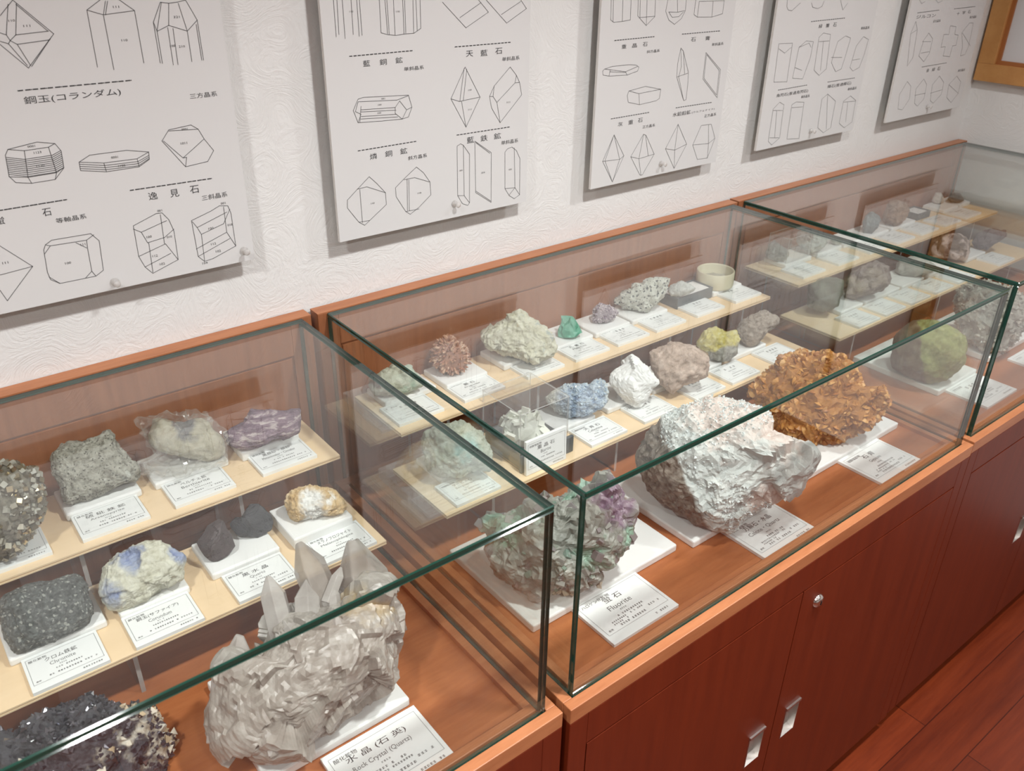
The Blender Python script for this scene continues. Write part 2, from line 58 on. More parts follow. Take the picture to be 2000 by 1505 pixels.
POSTERS=[
([[(-.3953,1.8177),(-.3761,1.8357),(-.3364,1.7926),(-.3769,1.7523),(-.4036,1.7837)],[(-.3827,1.8309),(-.3935,1.7947)],[(-.3726,1.8318),(-.3824,1.794)],[(-.4002,1.7976),(-.3935,1.7947),(-.3907,1.7875),(-.3824,1.794),(-.3421,1.7963)],[(-.4026,1.7875),(-.3936,1.7838),(-.3907,1.7875)],[(-.3936,1.7838),(-.3775,1.7555)],[(-.3834,1.7824),(-.3427,1.7855)],[(-.3907,1.7875),(-.3834,1.7824),(-.3736,1.7552)],[(-.3736,1.8305),(-.3433,1.7969)],[(-.3727,1.7538),(-.3414,1.7876)],[(-.2672,1.8327),(-.2885,1.8199),(-.2685,1.8129),(-.226,1.8163),(-.2451,1.8319)],[(-.2685,1.8129),(-.2623,1.8299)],[(-.2658,1.8127),(-.2595,1.8298)],[(-.2885,1.8199),(-.29,1.7463)],[(-.2685,1.8129),(-.2689,1.7412)],[(-.226,1.8163),(-.2263,1.747)],[(-.203,1.8),(-.1886,1.8256),(-.177,1.8238),(-.1648,1.8247),(-.1522,1.827),(-.1397,1.7996)],[(-.203,1.8),(-.1999,1.7878),(-.1821,1.7947),(-.1567,1.7856),(-.1397,1.7996)],[(-.1871,1.8256),(-.1998,1.7887)],[(-.177,1.8238),(-.1821,1.7947)],[(-.1635,1.8232),(-.1567,1.7856)],[(-.1999,1.7878),(-.2002,1.7443)],[(-.203,1.8),(-.2031,1.7451)],[(-.1841,1.792),(-.1849,1.7408)],[(-.1768,1.7902),(-.178,1.7408)],[(-.1567,1.7856),(-.1569,1.7433)],[(-.1397,1.7996),(-.1392,1.7441)],[(-.1422,1.794),(-.1418,1.7442)],[(-.4313,1.6437),(-.4265,1.6508),(-.3888,1.6558),(-.3668,1.6509),(-.361,1.6398),(-.3626,1.6161),(-.3773,1.6017),(-.4082,1.6012),(-.4275,1.6052),(-.4336,1.615),(-.4313,1.6437)],[(-.4265,1.6508),(-.407,1.6464),(-.3759,1.6471),(-.3668,1.6509)],[(-.4338,1.6142),(-.4108,1.61),(-.3736,1.6108),(-.3634,1.6162)],[(-.407,1.6464),(-.4108,1.61),(-.4082,1.6012)],[(-.3759,1.6471),(-.3736,1.6108),(-.3773,1.6017)],[(-.3411,1.6211),(-.3251,1.6288),(-.2735,1.6287),(-.2426,1.622),(-.261,1.6145),(-.3084,1.6151),(-.3411,1.6211)],[(-.3411,1.6211),(-.3417,1.609),(-.3073,1.602),(-.2602,1.6024),(-.2437,1.6111),(-.2426,1.622)],[(-.3084,1.6151),(-.3073,1.602)],[(-.261,1.6145),(-.2602,1.6024)],[(-.2077,1.6502),(-.1735,1.6533),(-.1633,1.6458),(-.1566,1.6302),(-.1445,1.6107),(-.1564,1.5953),(-.1919,1.5923),(-.2204,1.6353),(-.2077,1.6502)],[(-.2079,1.6487),(-.1633,1.6458)],[(-.1935,1.6061),(-.1566,1.6302)],[(-.2183,1.635),(-.1935,1.6061),(-.1879,1.6063),(-.1919,1.5923)],[(-.4678,1.5214),(-.4343,1.4833),(-.478,1.4402),(-.4833,1.4579)],[(-.4779,1.48),(-.4343,1.4833)],[(-.4148,1.504),(-.4109,1.5112),(-.4013,1.5163),(-.3475,1.5155),(-.3381,1.5027),(-.3415,1.4563),(-.3537,1.4495),(-.4046,1.4496),(-.4158,1.4583),(-.4174,1.4702),(-.4148,1.504)],[(-.4109,1.5112),(-.405,1.5084),(-.3552,1.5069),(-.3435,1.5131)],[(-.3552,1.5069),(-.3563,1.4949),(-.3579,1.4583),(-.3537,1.4495)],[(-.405,1.5084),(-.4154,1.4976)],[(-.3702,1.506),(-.3571,1.4951)],[(-.3579,1.4583),(-.3689,1.4496)],[(-.417,1.4629),(-.4046,1.4496)],[(-.2855,1.5156),(-.2488,1.5282),(-.2398,1.5278),(-.2315,1.5155),(-.2267,1.4957),(-.2282,1.4485),(-.2708,1.4349),(-.2805,1.4477),(-.2867,1.4665),(-.2855,1.5156)],[(-.2865,1.5108),(-.2758,1.5036),(-.2696,1.4853),(-.2429,1.4885),(-.2261,1.499)],[(-.2758,1.5036),(-.235,1.5144)],[(-.2867,1.4665),(-.2431,1.4781),(-.2282,1.4485)],[(-.2805,1.4477),(-.2378,1.4612)],[(-.2427,1.526),(-.2447,1.4785)],[(-.268,1.485),(-.2704,1.4366)],[(-.1969,1.5072),(-.1637,1.5168),(-.1489,1.5228),(-.1351,1.5204),(-.1317,1.5074),(-.1316,1.4514),(-.1726,1.4381),(-.187,1.4365),(-.1958,1.4468),(-.1969,1.5072)],[(-.1958,1.5053),(-.1898,1.4944),(-.1849,1.4821),(-.1464,1.4924),(-.1324,1.5146)],[(-.1898,1.4944),(-.1384,1.5104)],[(-.1972,1.4597),(-.1433,1.4775),(-.1316,1.4514)],[(-.1958,1.4468),(-.1397,1.4659)],[(-.1423,1.5199),(-.1433,1.4775)],[(-.1849,1.4821),(-.1868,1.4376)],[(-.4313,1.6408),(-.4098,1.6349),(-.3735,1.6356),(-.3614,1.6404)],[(-.4315,1.6383),(-.4098,1.6323),(-.3737,1.633),(-.3616,1.6378)],[(-.4317,1.6357),(-.4099,1.6296),(-.3739,1.6303),(-.3617,1.6351)],[(-.432,1.6331),(-.41,1.627),(-.3741,1.6277),(-.3619,1.6325)],[(-.4322,1.6306),(-.4101,1.6244),(-.3743,1.625),(-.3621,1.6298)],[(-.4324,1.628),(-.4102,1.6217),(-.3744,1.6224),(-.3622,1.6272)],[(-.4326,1.6254),(-.4103,1.6191),(-.3746,1.6197),(-.3624,1.6245)],[(-.4329,1.6228),(-.4103,1.6165),(-.3748,1.617),(-.3626,1.6218)],[(-.4331,1.6202),(-.4104,1.6138),(-.375,1.6144),(-.3628,1.6191)],[(-.4333,1.6176),(-.4105,1.6112),(-.3752,1.6117),(-.3629,1.6165)],[(-.341,1.6181),(-.308,1.6114),(-.2606,1.6103),(-.2432,1.617)],[(-.3413,1.6151),(-.308,1.6083),(-.2605,1.6072),(-.2437,1.6145)],[(-.3415,1.612),(-.3081,1.6052),(-.2605,1.604),(-.2441,1.6121)]],[[(-.3963,1.7248),(-.2465,1.725)],[(-.2798,1.5697),(-.1532,1.5681)],[(-.4557,1.5706),(-.3677,1.571)]],[('鋼玉(コランダム)',-.3288,1.7108,.1265,.0138),('三方晶系',-.1472,1.6947,.0422,.0091),('逸',-.2485,1.556,.0135,.0144),('見',-.2158,1.5548,.0138,.0146),('石',-.1841,1.5555,.0142,.0147),('三斜晶系',-.1541,1.5396,.0418,.01),('石',-.3984,1.5577,.0117,.0134),('蛍',-.4592,1.5564,.0111,.0131),('等軸晶系',-.3688,1.5428,.0416,.0091),('110',-.3832,1.8115,.0076,.0032),('111',-.3668,1.8042,.0082,.0033),('111',-.2499,1.8222,.008,.0034),('110',-.247,1.7789,.0081,.0035),('321',-.169,1.8053,.0087,.0036),('100',-.1815,1.767,.0074,.0037),('210',-.1682,1.7653,.0088,.0037),('0001',-.3971,1.6511,.0096,.0036),('1123',-.3912,1.6419,.0096,.0037),('1120',-.3917,1.6234,.0103,.0037),('0001',-.2921,1.6211,.0095,.0039),('1120',-.2843,1.6075,.0097,.0039),('1011',-.1885,1.6279,.0097,.0041),('0001',-.1841,1.6483,.0091,.004),('111',-.4672,1.4961,.0075,.0039),('100',-.3872,1.478,.0081,.0041),('111',-.3614,1.5016,.0065,.0041),('100',-.2657,1.4941,.0077,.0043),('010',-.2354,1.488,.0079,.0043),('112',-.2624,1.4623,.0078,.0044),('102',-.2537,1.447,.0079,.0044),('001',-.2426,1.5317,.0071,.0042),('001',-.1421,1.5258,.0077,.0044),('100',-.1681,1.4888,.0083,.0045),('112',-.168,1.4626,.0084,.0045),('102',-.162,1.4487,.0085,.0046),('104',-.1868,1.4336,.0084,.0046),('010',-.1363,1.4887,.0079,.0045)]),
([[(.0839,1.8199),(.0839,1.7629)],[(.0902,1.8196),(.0891,1.7661)],[(.0997,1.8193),(.0998,1.7592)],[(.1156,1.8186),(.1153,1.7645)],[(.1259,1.8183),(.1262,1.7611)],[(.1308,1.8181),(.1316,1.7622)],[(.1681,1.8167),(.1679,1.7641),(.1804,1.7606),(.197,1.7582),(.2129,1.7595),(.2325,1.7595),(.2473,1.7666),(.2476,1.8136)],[(.1787,1.8141),(.1805,1.762)],[(.1824,1.814),(.1838,1.7604)],[(.195,1.8135),(.1952,1.7589)],[(.213,1.8128),(.2129,1.7595)],[(.2168,1.8126),(.2165,1.7599)],[(.2333,1.812),(.2326,1.76)],[(.2393,1.8117),(.2399,1.7627)],[(.2935,1.8063),(.343,1.7621),(.3933,1.7858),(.3689,1.809)],[(.3298,1.7795),(.3767,1.8021)],[(.3885,1.806),(.4355,1.7651),(.482,1.7878),(.466,1.8053)],[(.4229,1.7802),(.4682,1.8005)],[(.1051,1.6439),(.1158,1.6618),(.1263,1.6637),(.2166,1.6585),(.2229,1.6372),(.2147,1.6212),(.2016,1.619),(.1599,1.6204),(.1127,1.623),(.1071,1.6393),(.1051,1.6439)],[(.1155,1.6575),(.1926,1.6525),(.2166,1.6576)],[(.1207,1.6496),(.1162,1.6235)],[(.1155,1.6575),(.1091,1.642),(.1196,1.6364),(.1127,1.623)],[(.1202,1.6438),(.1882,1.6403)],[(.1199,1.6403),(.1897,1.6356)],[(.1193,1.6326),(.1893,1.6286)],[(.1183,1.6286),(.1927,1.6237)],[(.1882,1.6403),(.1979,1.6505),(.2116,1.6338),(.2016,1.619),(.1876,1.6304),(.1882,1.6403)],[(.2116,1.6338),(.2229,1.6372)],[(.3401,1.6958),(.374,1.6394),(.3406,1.588),(.3074,1.6429),(.3401,1.6958)],[(.3074,1.6429),(.3272,1.6362),(.3352,1.637),(.374,1.6394)],[(.3381,1.6938),(.3272,1.6362)],[(.344,1.6918),(.3352,1.637)],[(.3312,1.6358),(.3406,1.588)],[(.4451,1.6874),(.4605,1.671),(.4686,1.6573),(.4745,1.6336),(.4219,1.5866),(.4011,1.6165),(.396,1.6382),(.4073,1.6564),(.4451,1.6874)],[(.396,1.6382),(.4044,1.6373),(.4138,1.6256),(.4573,1.6573),(.4686,1.6573)],[(.4138,1.6256),(.4219,1.5866)],[(.4073,1.6564),(.4044,1.6373)],[(.4605,1.671),(.4573,1.6573)],[(.0807,1.4924),(.1016,1.5081),(.1274,1.527),(.1417,1.5128),(.1588,1.4928),(.1592,1.4705),(.1117,1.4403),(.1003,1.4481),(.0795,1.4782),(.0807,1.4924)],[(.1016,1.5088),(.1214,1.5097),(.1588,1.4928)],[(.1068,1.5073),(.1074,1.4458)],[(.1003,1.4481),(.1222,1.4473)],[(.1805,1.4984),(.1995,1.5118),(.2273,1.5295),(.2423,1.5167),(.2561,1.4968),(.2572,1.4722),(.2297,1.453),(.2095,1.4429),(.2001,1.4498),(.1807,1.4818),(.1805,1.4984)],[(.1994,1.5102),(.2225,1.5105),(.2561,1.4968)],[(.2059,1.5091),(.204,1.4507)],[(.2097,1.5085),(.2079,1.45)],[(.2001,1.4498),(.2295,1.4496)],[(.3195,1.5554),(.3278,1.5586),(.3339,1.5551),(.3482,1.5364),(.3471,1.441),(.3427,1.4364),(.33,1.4422),(.3189,1.46),(.3195,1.5554)],[(.3339,1.5551),(.3345,1.4574),(.3471,1.441)],[(.3189,1.46),(.3345,1.4574)],[(.361,1.5593),(.4006,1.5319),(.4005,1.4324),(.3623,1.459),(.361,1.5593)],[(.3631,1.5563),(.3971,1.5313)],[(.3632,1.4614),(.3996,1.4354)],[(.4344,1.5279),(.441,1.5339),(.4521,1.5359),(.4635,1.5274),(.473,1.5101),(.4739,1.4356),(.46,1.4298),(.447,1.4383),(.4354,1.4548),(.4344,1.5279)],[(.458,1.5334),(.4614,1.4524),(.4739,1.4356)],[(.4354,1.4548),(.4614,1.4524),(.447,1.4401)]],[[(.1055,1.7314),(.2312,1.7317)],[(.3184,1.7316),(.4477,1.7312)],[(.1088,1.5753),(.2314,1.5762)],[(.3191,1.5759),(.4479,1.5757)]],[('藍',.1366,1.7179,.0136,.0118),('銅',.1689,1.7176,.0139,.012),('鉱',.2006,1.7181,.0143,.0121),('単斜晶系',.2302,1.7026,.041,.0082),('天',.3503,1.7179,.0159,.0128),('藍',.3832,1.7171,.0162,.0129),('石',.4173,1.7178,.0166,.0131),('単斜晶系',.4465,1.7025,.0418,.0089),('燐',.1386,1.5616,.0143,.013),('銅',.1699,1.5619,.0146,.0132),('鉱',.2015,1.5623,.015,.0133),('斜方晶系',.2306,1.5478,.0412,.009),('藍',.3506,1.563,.0166,.014),('鉄',.383,1.5621,.017,.0142),('鉱',.4156,1.562,.0173,.0142),('単斜晶系',.4463,1.5471,.0423,.0097),('110',.1146,1.7994,.0065,.0029),('110',.2026,1.7954,.007,.003),('001',.1649,1.6577,.0071,.0032),('100',.1572,1.6481,.007,.0032),('100',.1555,1.6345,.0071,.0033),('110',.3504,1.6544,.0073,.0035),('111',.35,1.6194,.0074,.0036),('111',.4418,1.623,.0078,.0037),('110',.1311,1.4778,.0073,.0036),('110',.2317,1.4799,.0078,.0037),('010',.3277,1.5078,.0067,.0037),('010',.3807,1.4956,.0078,.0039),('010',.4484,1.4916,.0072,.0039)]),
([[(.7005,1.7958),(.7028,1.7568),(.7115,1.7519),(.7378,1.7525),(.7587,1.754),(.7569,1.7936)],[(.7066,1.7936),(.7095,1.7527)],[(.7335,1.7926),(.7359,1.7526)],[(.7773,1.7928),(.78,1.7605),(.7856,1.7564),(.8073,1.7407),(.8312,1.7567),(.8286,1.7909)],[(.7834,1.7906),(.7866,1.7576)],[(.8038,1.7898),(.8064,1.7572),(.8073,1.7407)],[(.7855,1.7572),(.8311,1.7575)],[(.8671,1.7894),(.8633,1.7656),(.8753,1.748),(.8947,1.7383),(.915,1.7487),(.9252,1.7641),(.9248,1.7872)],[(.873,1.7638),(.9002,1.7621),(.9231,1.7642)],[(.8965,1.7862),(.9011,1.762)],[(.873,1.7638),(.885,1.7528),(.9059,1.7531),(.9193,1.7617)],[(.9557,1.786),(.9547,1.7547),(.9665,1.7493),(1.0157,1.7469),(1.051,1.7521),(1.0517,1.7824)],[(.9675,1.7808),(.9665,1.7493)],[(1.014,1.779),(1.0157,1.7469)],[(.9675,1.7808),(1.0501,1.7789)],[(.6889,1.6596),(.6935,1.6631),(.716,1.6666),(.7667,1.666),(.7869,1.6636),(.7954,1.6588),(.7924,1.651),(.7611,1.6456),(.7082,1.648),(.6908,1.6516),(.6889,1.6596)],[(.6935,1.6631),(.7109,1.6604),(.7563,1.6527),(.7912,1.6605)],[(.7109,1.6604),(.7082,1.648)],[(.7093,1.6566),(.7565,1.6513)],[(.7563,1.6527),(.7611,1.6456)],[(.7665,1.6029),(.7707,1.6121),(.821,1.617),(.8706,1.6062),(.8691,1.587),(.859,1.5829),(.807,1.5799),(.7714,1.5886),(.7665,1.6029)],[(.7707,1.6121),(.8021,1.6036),(.8706,1.6062)],[(.8021,1.6036),(.807,1.5799)],[(.9233,1.6887),(.9323,1.6812),(.9567,1.6345),(.959,1.6128),(.9586,1.5751),(.9507,1.5738),(.9191,1.6278),(.9177,1.656),(.9233,1.6887)],[(.9236,1.6874),(.931,1.6493),(.9258,1.6272),(.9507,1.5738)],[(.9191,1.6278),(.9556,1.6331)],[(.9323,1.6812),(.9449,1.6312)],[(1.0093,1.673),(1.0684,1.631),(1.0689,1.5683),(1.0093,1.6155),(1.0093,1.673)],[(1.0124,1.6685),(1.0639,1.6299),(1.0652,1.5747),(1.0128,1.6167),(1.0124,1.6685)],[(.7351,1.524),(.7704,1.4739),(.7401,1.4197),(.7058,1.4706),(.7351,1.524)],[(.7058,1.4706),(.7579,1.4675),(.7704,1.4739)],[(.7351,1.524),(.7129,1.471)],[(.7351,1.524),(.7579,1.4675),(.7401,1.4197)],[(.713,1.4701),(.7401,1.4197)],[(.8277,1.5138),(.8367,1.5097),(.8687,1.4637),(.835,1.4205),(.8275,1.4217),(.7923,1.4685),(.8277,1.5138)],[(.7923,1.4685),(.8194,1.4601),(.8687,1.4637)],[(.8279,1.5123),(.8194,1.4601),(.8306,1.4212)],[(.8344,1.5115),(.8491,1.4634)],[(.9401,1.5223),(.9779,1.4718),(.9424,1.4197),(.9053,1.4708),(.9401,1.5223)],[(.9053,1.4708),(.9379,1.4633),(.9779,1.4718)],[(.9403,1.5207),(.9379,1.4633),(.9424,1.4197)],[(1.023,1.5094),(1.0589,1.5082),(1.0794,1.4727),(1.0596,1.4274),(1.0229,1.4295),(.9998,1.4668),(1.023,1.5094)],[(.9998,1.4668),(1.0578,1.4628),(1.0794,1.4727)],[(1.0494,1.5078),(1.0578,1.4628),(1.0596,1.4274)]],[[(.7176,1.7169),(.8378,1.7172)],[(.9223,1.7169),(1.0513,1.7162)],[(.7225,1.5592),(.8417,1.5599)],[(.9265,1.5602),(1.053,1.5594)]],[('重',.7461,1.7034,.0139,.0099),('晶',.777,1.7032,.0142,.01),('石',.8088,1.7037,.0145,.0102),('斜方晶系',.8358,1.688,.0396,.0076),('石',.9614,1.7036,.0159,.0106),('膏',1.0095,1.7033,.0163,.0107),('単斜晶系',1.0471,1.6884,.0405,.008),('灰',.7519,1.5446,.0146,.0108),('重',.7836,1.5451,.0149,.011),('石',.8132,1.5459,.0151,.0111),('正方晶系',.8427,1.5298,.04,.0083),('水鉛鉛鉱',.9488,1.5454,.0607,.0115),('(ウルフェナイト)',1.0239,1.5431,.0799,.0062),('正方晶系',1.0512,1.5302,.0427,.0088)]),
([[(1.2846,1.7737),(1.2864,1.7569),(1.2943,1.7487),(1.3091,1.7464),(1.3389,1.7627)],[(1.3851,1.7608),(1.3923,1.7508),(1.4146,1.7465),(1.4314,1.7507),(1.4369,1.762)],[(1.5079,1.7625),(1.5258,1.7383),(1.5425,1.7544)],[(1.2777,1.6738),(1.333,1.6718),(1.335,1.5801),(1.2812,1.5842),(1.2777,1.6738)],[(1.2809,1.6621),(1.307,1.6503),(1.3299,1.662)],[(1.3569,1.5868),(1.3629,1.6598),(1.3889,1.6732),(1.4203,1.6695),(1.4195,1.6319),(1.4009,1.5812),(1.3569,1.5868)],[(1.3629,1.6598),(1.4027,1.6672),(1.4152,1.6562)],[(1.3586,1.6125),(1.3915,1.6029)],[(1.4452,1.5985),(1.4421,1.6783),(1.4577,1.6876),(1.4908,1.6822),(1.4993,1.5976),(1.4718,1.5838),(1.4452,1.5985)],[(1.4454,1.6679),(1.4895,1.6668)],[(1.4644,1.6667),(1.4743,1.5961)],[(1.5171,1.6122),(1.5293,1.6625),(1.5609,1.6745),(1.5863,1.6676),(1.5795,1.6308),(1.5698,1.5918),(1.5451,1.5866),(1.5171,1.6122)],[(1.5128,1.6249),(1.563,1.6212)],[(1.6099,1.5922),(1.621,1.6458),(1.647,1.6675),(1.6744,1.6586),(1.6679,1.6207),(1.6557,1.5885),(1.6273,1.5816),(1.6099,1.5922)],[(1.6136,1.6102),(1.6508,1.611)],[(1.2956,1.4368),(1.2956,1.5176),(1.3183,1.5321),(1.3384,1.5236),(1.3428,1.4399),(1.3134,1.4253),(1.2956,1.4368)],[(1.2965,1.514),(1.3362,1.5096)],[(1.2993,1.4454),(1.3397,1.4403)],[(1.3117,1.5123),(1.321,1.4427)],[(1.3757,1.4319),(1.3727,1.52),(1.3895,1.5254),(1.4249,1.521),(1.4304,1.4268),(1.3757,1.4319)],[(1.3748,1.5126),(1.4221,1.5093)],[(1.5088,1.4454),(1.5046,1.5209),(1.5273,1.5316),(1.5714,1.5085),(1.5713,1.4379),(1.5408,1.4281),(1.5088,1.4454)],[(1.5273,1.5316),(1.5516,1.4364)],[(1.61,1.4449),(1.6101,1.5045),(1.6406,1.5155),(1.6706,1.5002),(1.6742,1.4413),(1.6395,1.4296),(1.61,1.4449)],[(1.611,1.5017),(1.6677,1.4986)],[(1.6322,1.5003),(1.6411,1.4451)]],[[(1.3964,1.7178),(1.5454,1.7186)],[(1.3043,1.5628),(1.4277,1.5639)],[(1.517,1.5629),(1.6458,1.5625)]],[('緑',1.4399,1.7048,.0146,.0116),('簾',1.4709,1.7045,.0148,.0117),('石',1.5022,1.7048,.015,.0118),('単斜晶系',1.647,1.6892,.0407,.0087),('角閃石(普通角閃石)',1.3677,1.5487,.1336,.0117),('単斜晶系',1.4268,1.5355,.0372,.0089),('輝石(普通輝石)',1.5758,1.55,.1108,.0122),('単斜晶系',1.6414,1.5347,.043,.0094)]),
([[(1.8944,1.7475),(1.9103,1.7376),(1.9273,1.7425)],[(1.9852,1.7439),(2.0011,1.7358),(2.0228,1.7406)],[(1.908,1.572),(1.8873,1.6622),(1.9008,1.6916),(1.9193,1.6679),(1.9294,1.5939),(1.908,1.572)],[(1.8882,1.6603),(1.9153,1.6682)],[(1.9602,1.5956),(1.9683,1.6381),(1.9876,1.6563),(2.0176,1.6389),(2.0187,1.5993),(1.9968,1.5769),(1.9602,1.5956)],[(1.962,1.6346),(2.0115,1.6314)],[(1.9688,1.6028),(2.0168,1.6034)],[(2.0789,1.6111),(2.0776,1.647),(2.1078,1.6452),(2.104,1.6692),(2.1398,1.6653),(2.1428,1.6431),(2.1661,1.6397),(2.168,1.6111),(2.1468,1.6105),(2.1453,1.5799),(2.1044,1.585),(2.1039,1.6114),(2.0789,1.6111)],[(2.2122,1.5771),(2.2122,1.602),(2.1851,1.6446),(2.1998,1.6579),(2.219,1.671),(2.2418,1.6698),(2.2466,1.6369),(2.2491,1.5995),(2.2376,1.5794),(2.2122,1.5771)],[(2.1896,1.6444),(2.2607,1.6029)],[(1.9095,1.451),(1.8995,1.4929),(1.9276,1.5274),(1.9542,1.512),(1.963,1.4743),(1.9353,1.4462),(1.9095,1.451)],[(1.9986,1.4582),(1.9874,1.5007),(2.0204,1.5264),(2.0457,1.5077),(2.0488,1.4656),(2.0198,1.4475),(1.9986,1.4582)],[(1.9877,1.4822),(2.0493,1.4823)],[(2.0906,1.4571),(2.0806,1.5045),(2.1121,1.5267),(2.1489,1.5045),(2.1496,1.4682),(2.1129,1.4462),(2.0906,1.4571)],[(2.08,1.4793),(2.1509,1.4831)],[(2.191,1.4555),(2.1843,1.4949),(2.2215,1.5172),(2.2573,1.4968),(2.2595,1.4618),(2.2275,1.4365),(2.191,1.4555)],[(2.1843,1.4949),(2.2595,1.4618)]],[[(1.8998,1.714),(2.0188,1.7161)],[(2.1028,1.7154),(2.231,1.7165)],[(1.9931,1.5624),(2.1384,1.5631)]],[('ジルコン',1.9516,1.7031,.105,.0108),('正方晶系',2.0181,1.687,.0416,.0087),('十',2.1338,1.7012,.0166,.0113),('字',2.1673,1.7023,.0168,.0113),('石',2.1997,1.7032,.017,.0114),('斜方晶系',2.2313,1.6873,.0413,.0091),('金',2.0323,1.5499,.0163,.0118),('緑',2.0656,1.5496,.0165,.012),('石',2.0966,1.5495,.0167,.012),('斜方晶系',2.2436,1.5328,.0432,.0098)]),
]

# ------------------------------------------------------------------ camera
cd = bpy.data.cameras.new('camera'); cam = bpy.data.objects.new('camera', cd); COL.objects.link(cam)
cd.sensor_fit = 'HORIZONTAL'; cd.sensor_width = 36; cd.lens = CAM['lens']; cd.clip_start = .02
r, u, f = (Vector(CAM[k]) for k in ('right', 'up', 'fwd'))
cam.matrix_world = Matrix(((r.x, u.x, -f.x, CAM['loc'][0]), (r.y, u.y, -f.y, CAM['loc'][1]), (r.z, u.z, -f.z, CAM['loc'][2]), (0, 0, 0, 1)))
cd.dof.use_dof = True; cd.dof.focus_distance = 1.55; cd.dof.aperture_fstop = 7.5
scene.camera = cam
# ------------------------------------------------------------------ world, lights, exposure
vs = scene.view_settings; vs.view_transform = 'Standard'; vs.look = 'None'; vs.gamma = 1; vs.use_curve_mapping = False; vs.exposure = -0.22
w = bpy.data.worlds.new('world'); scene.world = w; w.use_nodes = True
w.node_tree.nodes['Background'].inputs[0].default_value = (1, .97, .93, 1); w.node_tree.nodes['Background'].inputs[1].default_value = .03
cy = scene.cycles
cy.max_bounces = 10; cy.diffuse_bounces = 4; cy.glossy_bounces = 4; cy.transmission_bounces = 4; cy.transparent_max_bounces = 24; cy.caustics_reflective = False; cy.caustics_refractive = False; cy.sample_clamp_indirect = 6
S = 4/3; FLOOR = .69
CEIL = 2.62
def lamp(x, y, power, size=.13, col=(1, .992, .98)):
    l = bpy.data.lights.new('ceiling_or_fill_lamp', 'AREA'); l.shape = 'DISK'; l.size = size; l.energy = power; l.color = col; l.spread = 2.5
    o = bpy.data.objects.new('ceiling_or_fill_lamp', l); COL.objects.link(o); o.location = (x, y, CEIL-.03); return o
LAMPS = [(-1.10, -1.06, 20), (.30, -1.06, 23), (1.50, -1.06, 17), (-2.6, -1.06, 10), (-.5, -2.1, 17), (1.0, -2.1, 17), (-2.0, -2.1, 14), (.3, -3.4, 14), (-1.6, -3.4, 14), (1.7, -3.4, 10)]  # two rows farthest from the cases are unseen lamps added for fill
for x, y, p in LAMPS: lamp(x, y, p*1.0)
# ------------------------------------------------------------------ materials
def newmat(name):
    m = bpy.data.materials.new(name); m.use_nodes = True; nt = m.node_tree; nt.nodes.clear()
    out = nt.nodes.new('ShaderNodeOutputMaterial'); return m, nt, out
def N(nt, t, **kw):
    n = nt.nodes.new(t)
    for k, v in kw.items():
        if k in ('operation', 'blend_type', 'data_type', 'feature', 'distance', 'noise_dimensions', 'wave_type', 'bands_direction', 'noise_type'): setattr(n, k, v)
        else: n.inputs[k.replace('_', ' ')].default_value = v
    return n
def L(nt, a, b): nt.links.new(a, b)
def ramp(nt, fac, stops):
    n = nt.nodes.new('ShaderNodeValToRGB'); e = n.color_ramp.elements
    while len(e) < len(stops): e.new(.5)
    for el, (p, c) in zip(e, stops): el.position = p; el.color = (*c, 1)
    L(nt, fac, n.inputs[0]); return n.outputs[0]
def coords(nt, scale=(1, 1, 1), rot=(0, 0, 0)):
    tc = nt.nodes.new('ShaderNodeTexCoord'); mp = nt.nodes.new('ShaderNodeMapping')
    mp.inputs['Scale'].default_value = scale; mp.inputs['Rotation'].default_value = rot
    L(nt, tc.outputs['Object'], mp.inputs[0]); return mp.outputs[0]
def plain(name, col, rough=.5, metal=0, spec=.5, bump=0, bscale=200, trans=0, alpha=1):
    m, nt, out = newmat(name); b = N(nt, 'ShaderNodeBsdfPrincipled'); L(nt, b.outputs[0], out.inputs[0])
    b.inputs['Base Color'].default_value = (*col, 1); b.inputs['Roughness'].default_value = rough; b.inputs['Metallic'].default_value = metal; b.inputs['Specular IOR Level'].default_value = spec
    b.inputs['Transmission Weight'].default_value = trans; b.inputs['Alpha'].default_value = alpha
    if bump:
        n = N(nt, 'ShaderNodeTexNoise', Scale=bscale, Detail=4); L(nt, coords(nt), n.inputs['Vector'])
        bp = N(nt, 'ShaderNodeBump', Strength=bump, Distance=.002); L(nt, n.outputs[0], bp.inputs['Height']); L(nt, bp.outputs[0], b.inputs['Normal'])
    return m
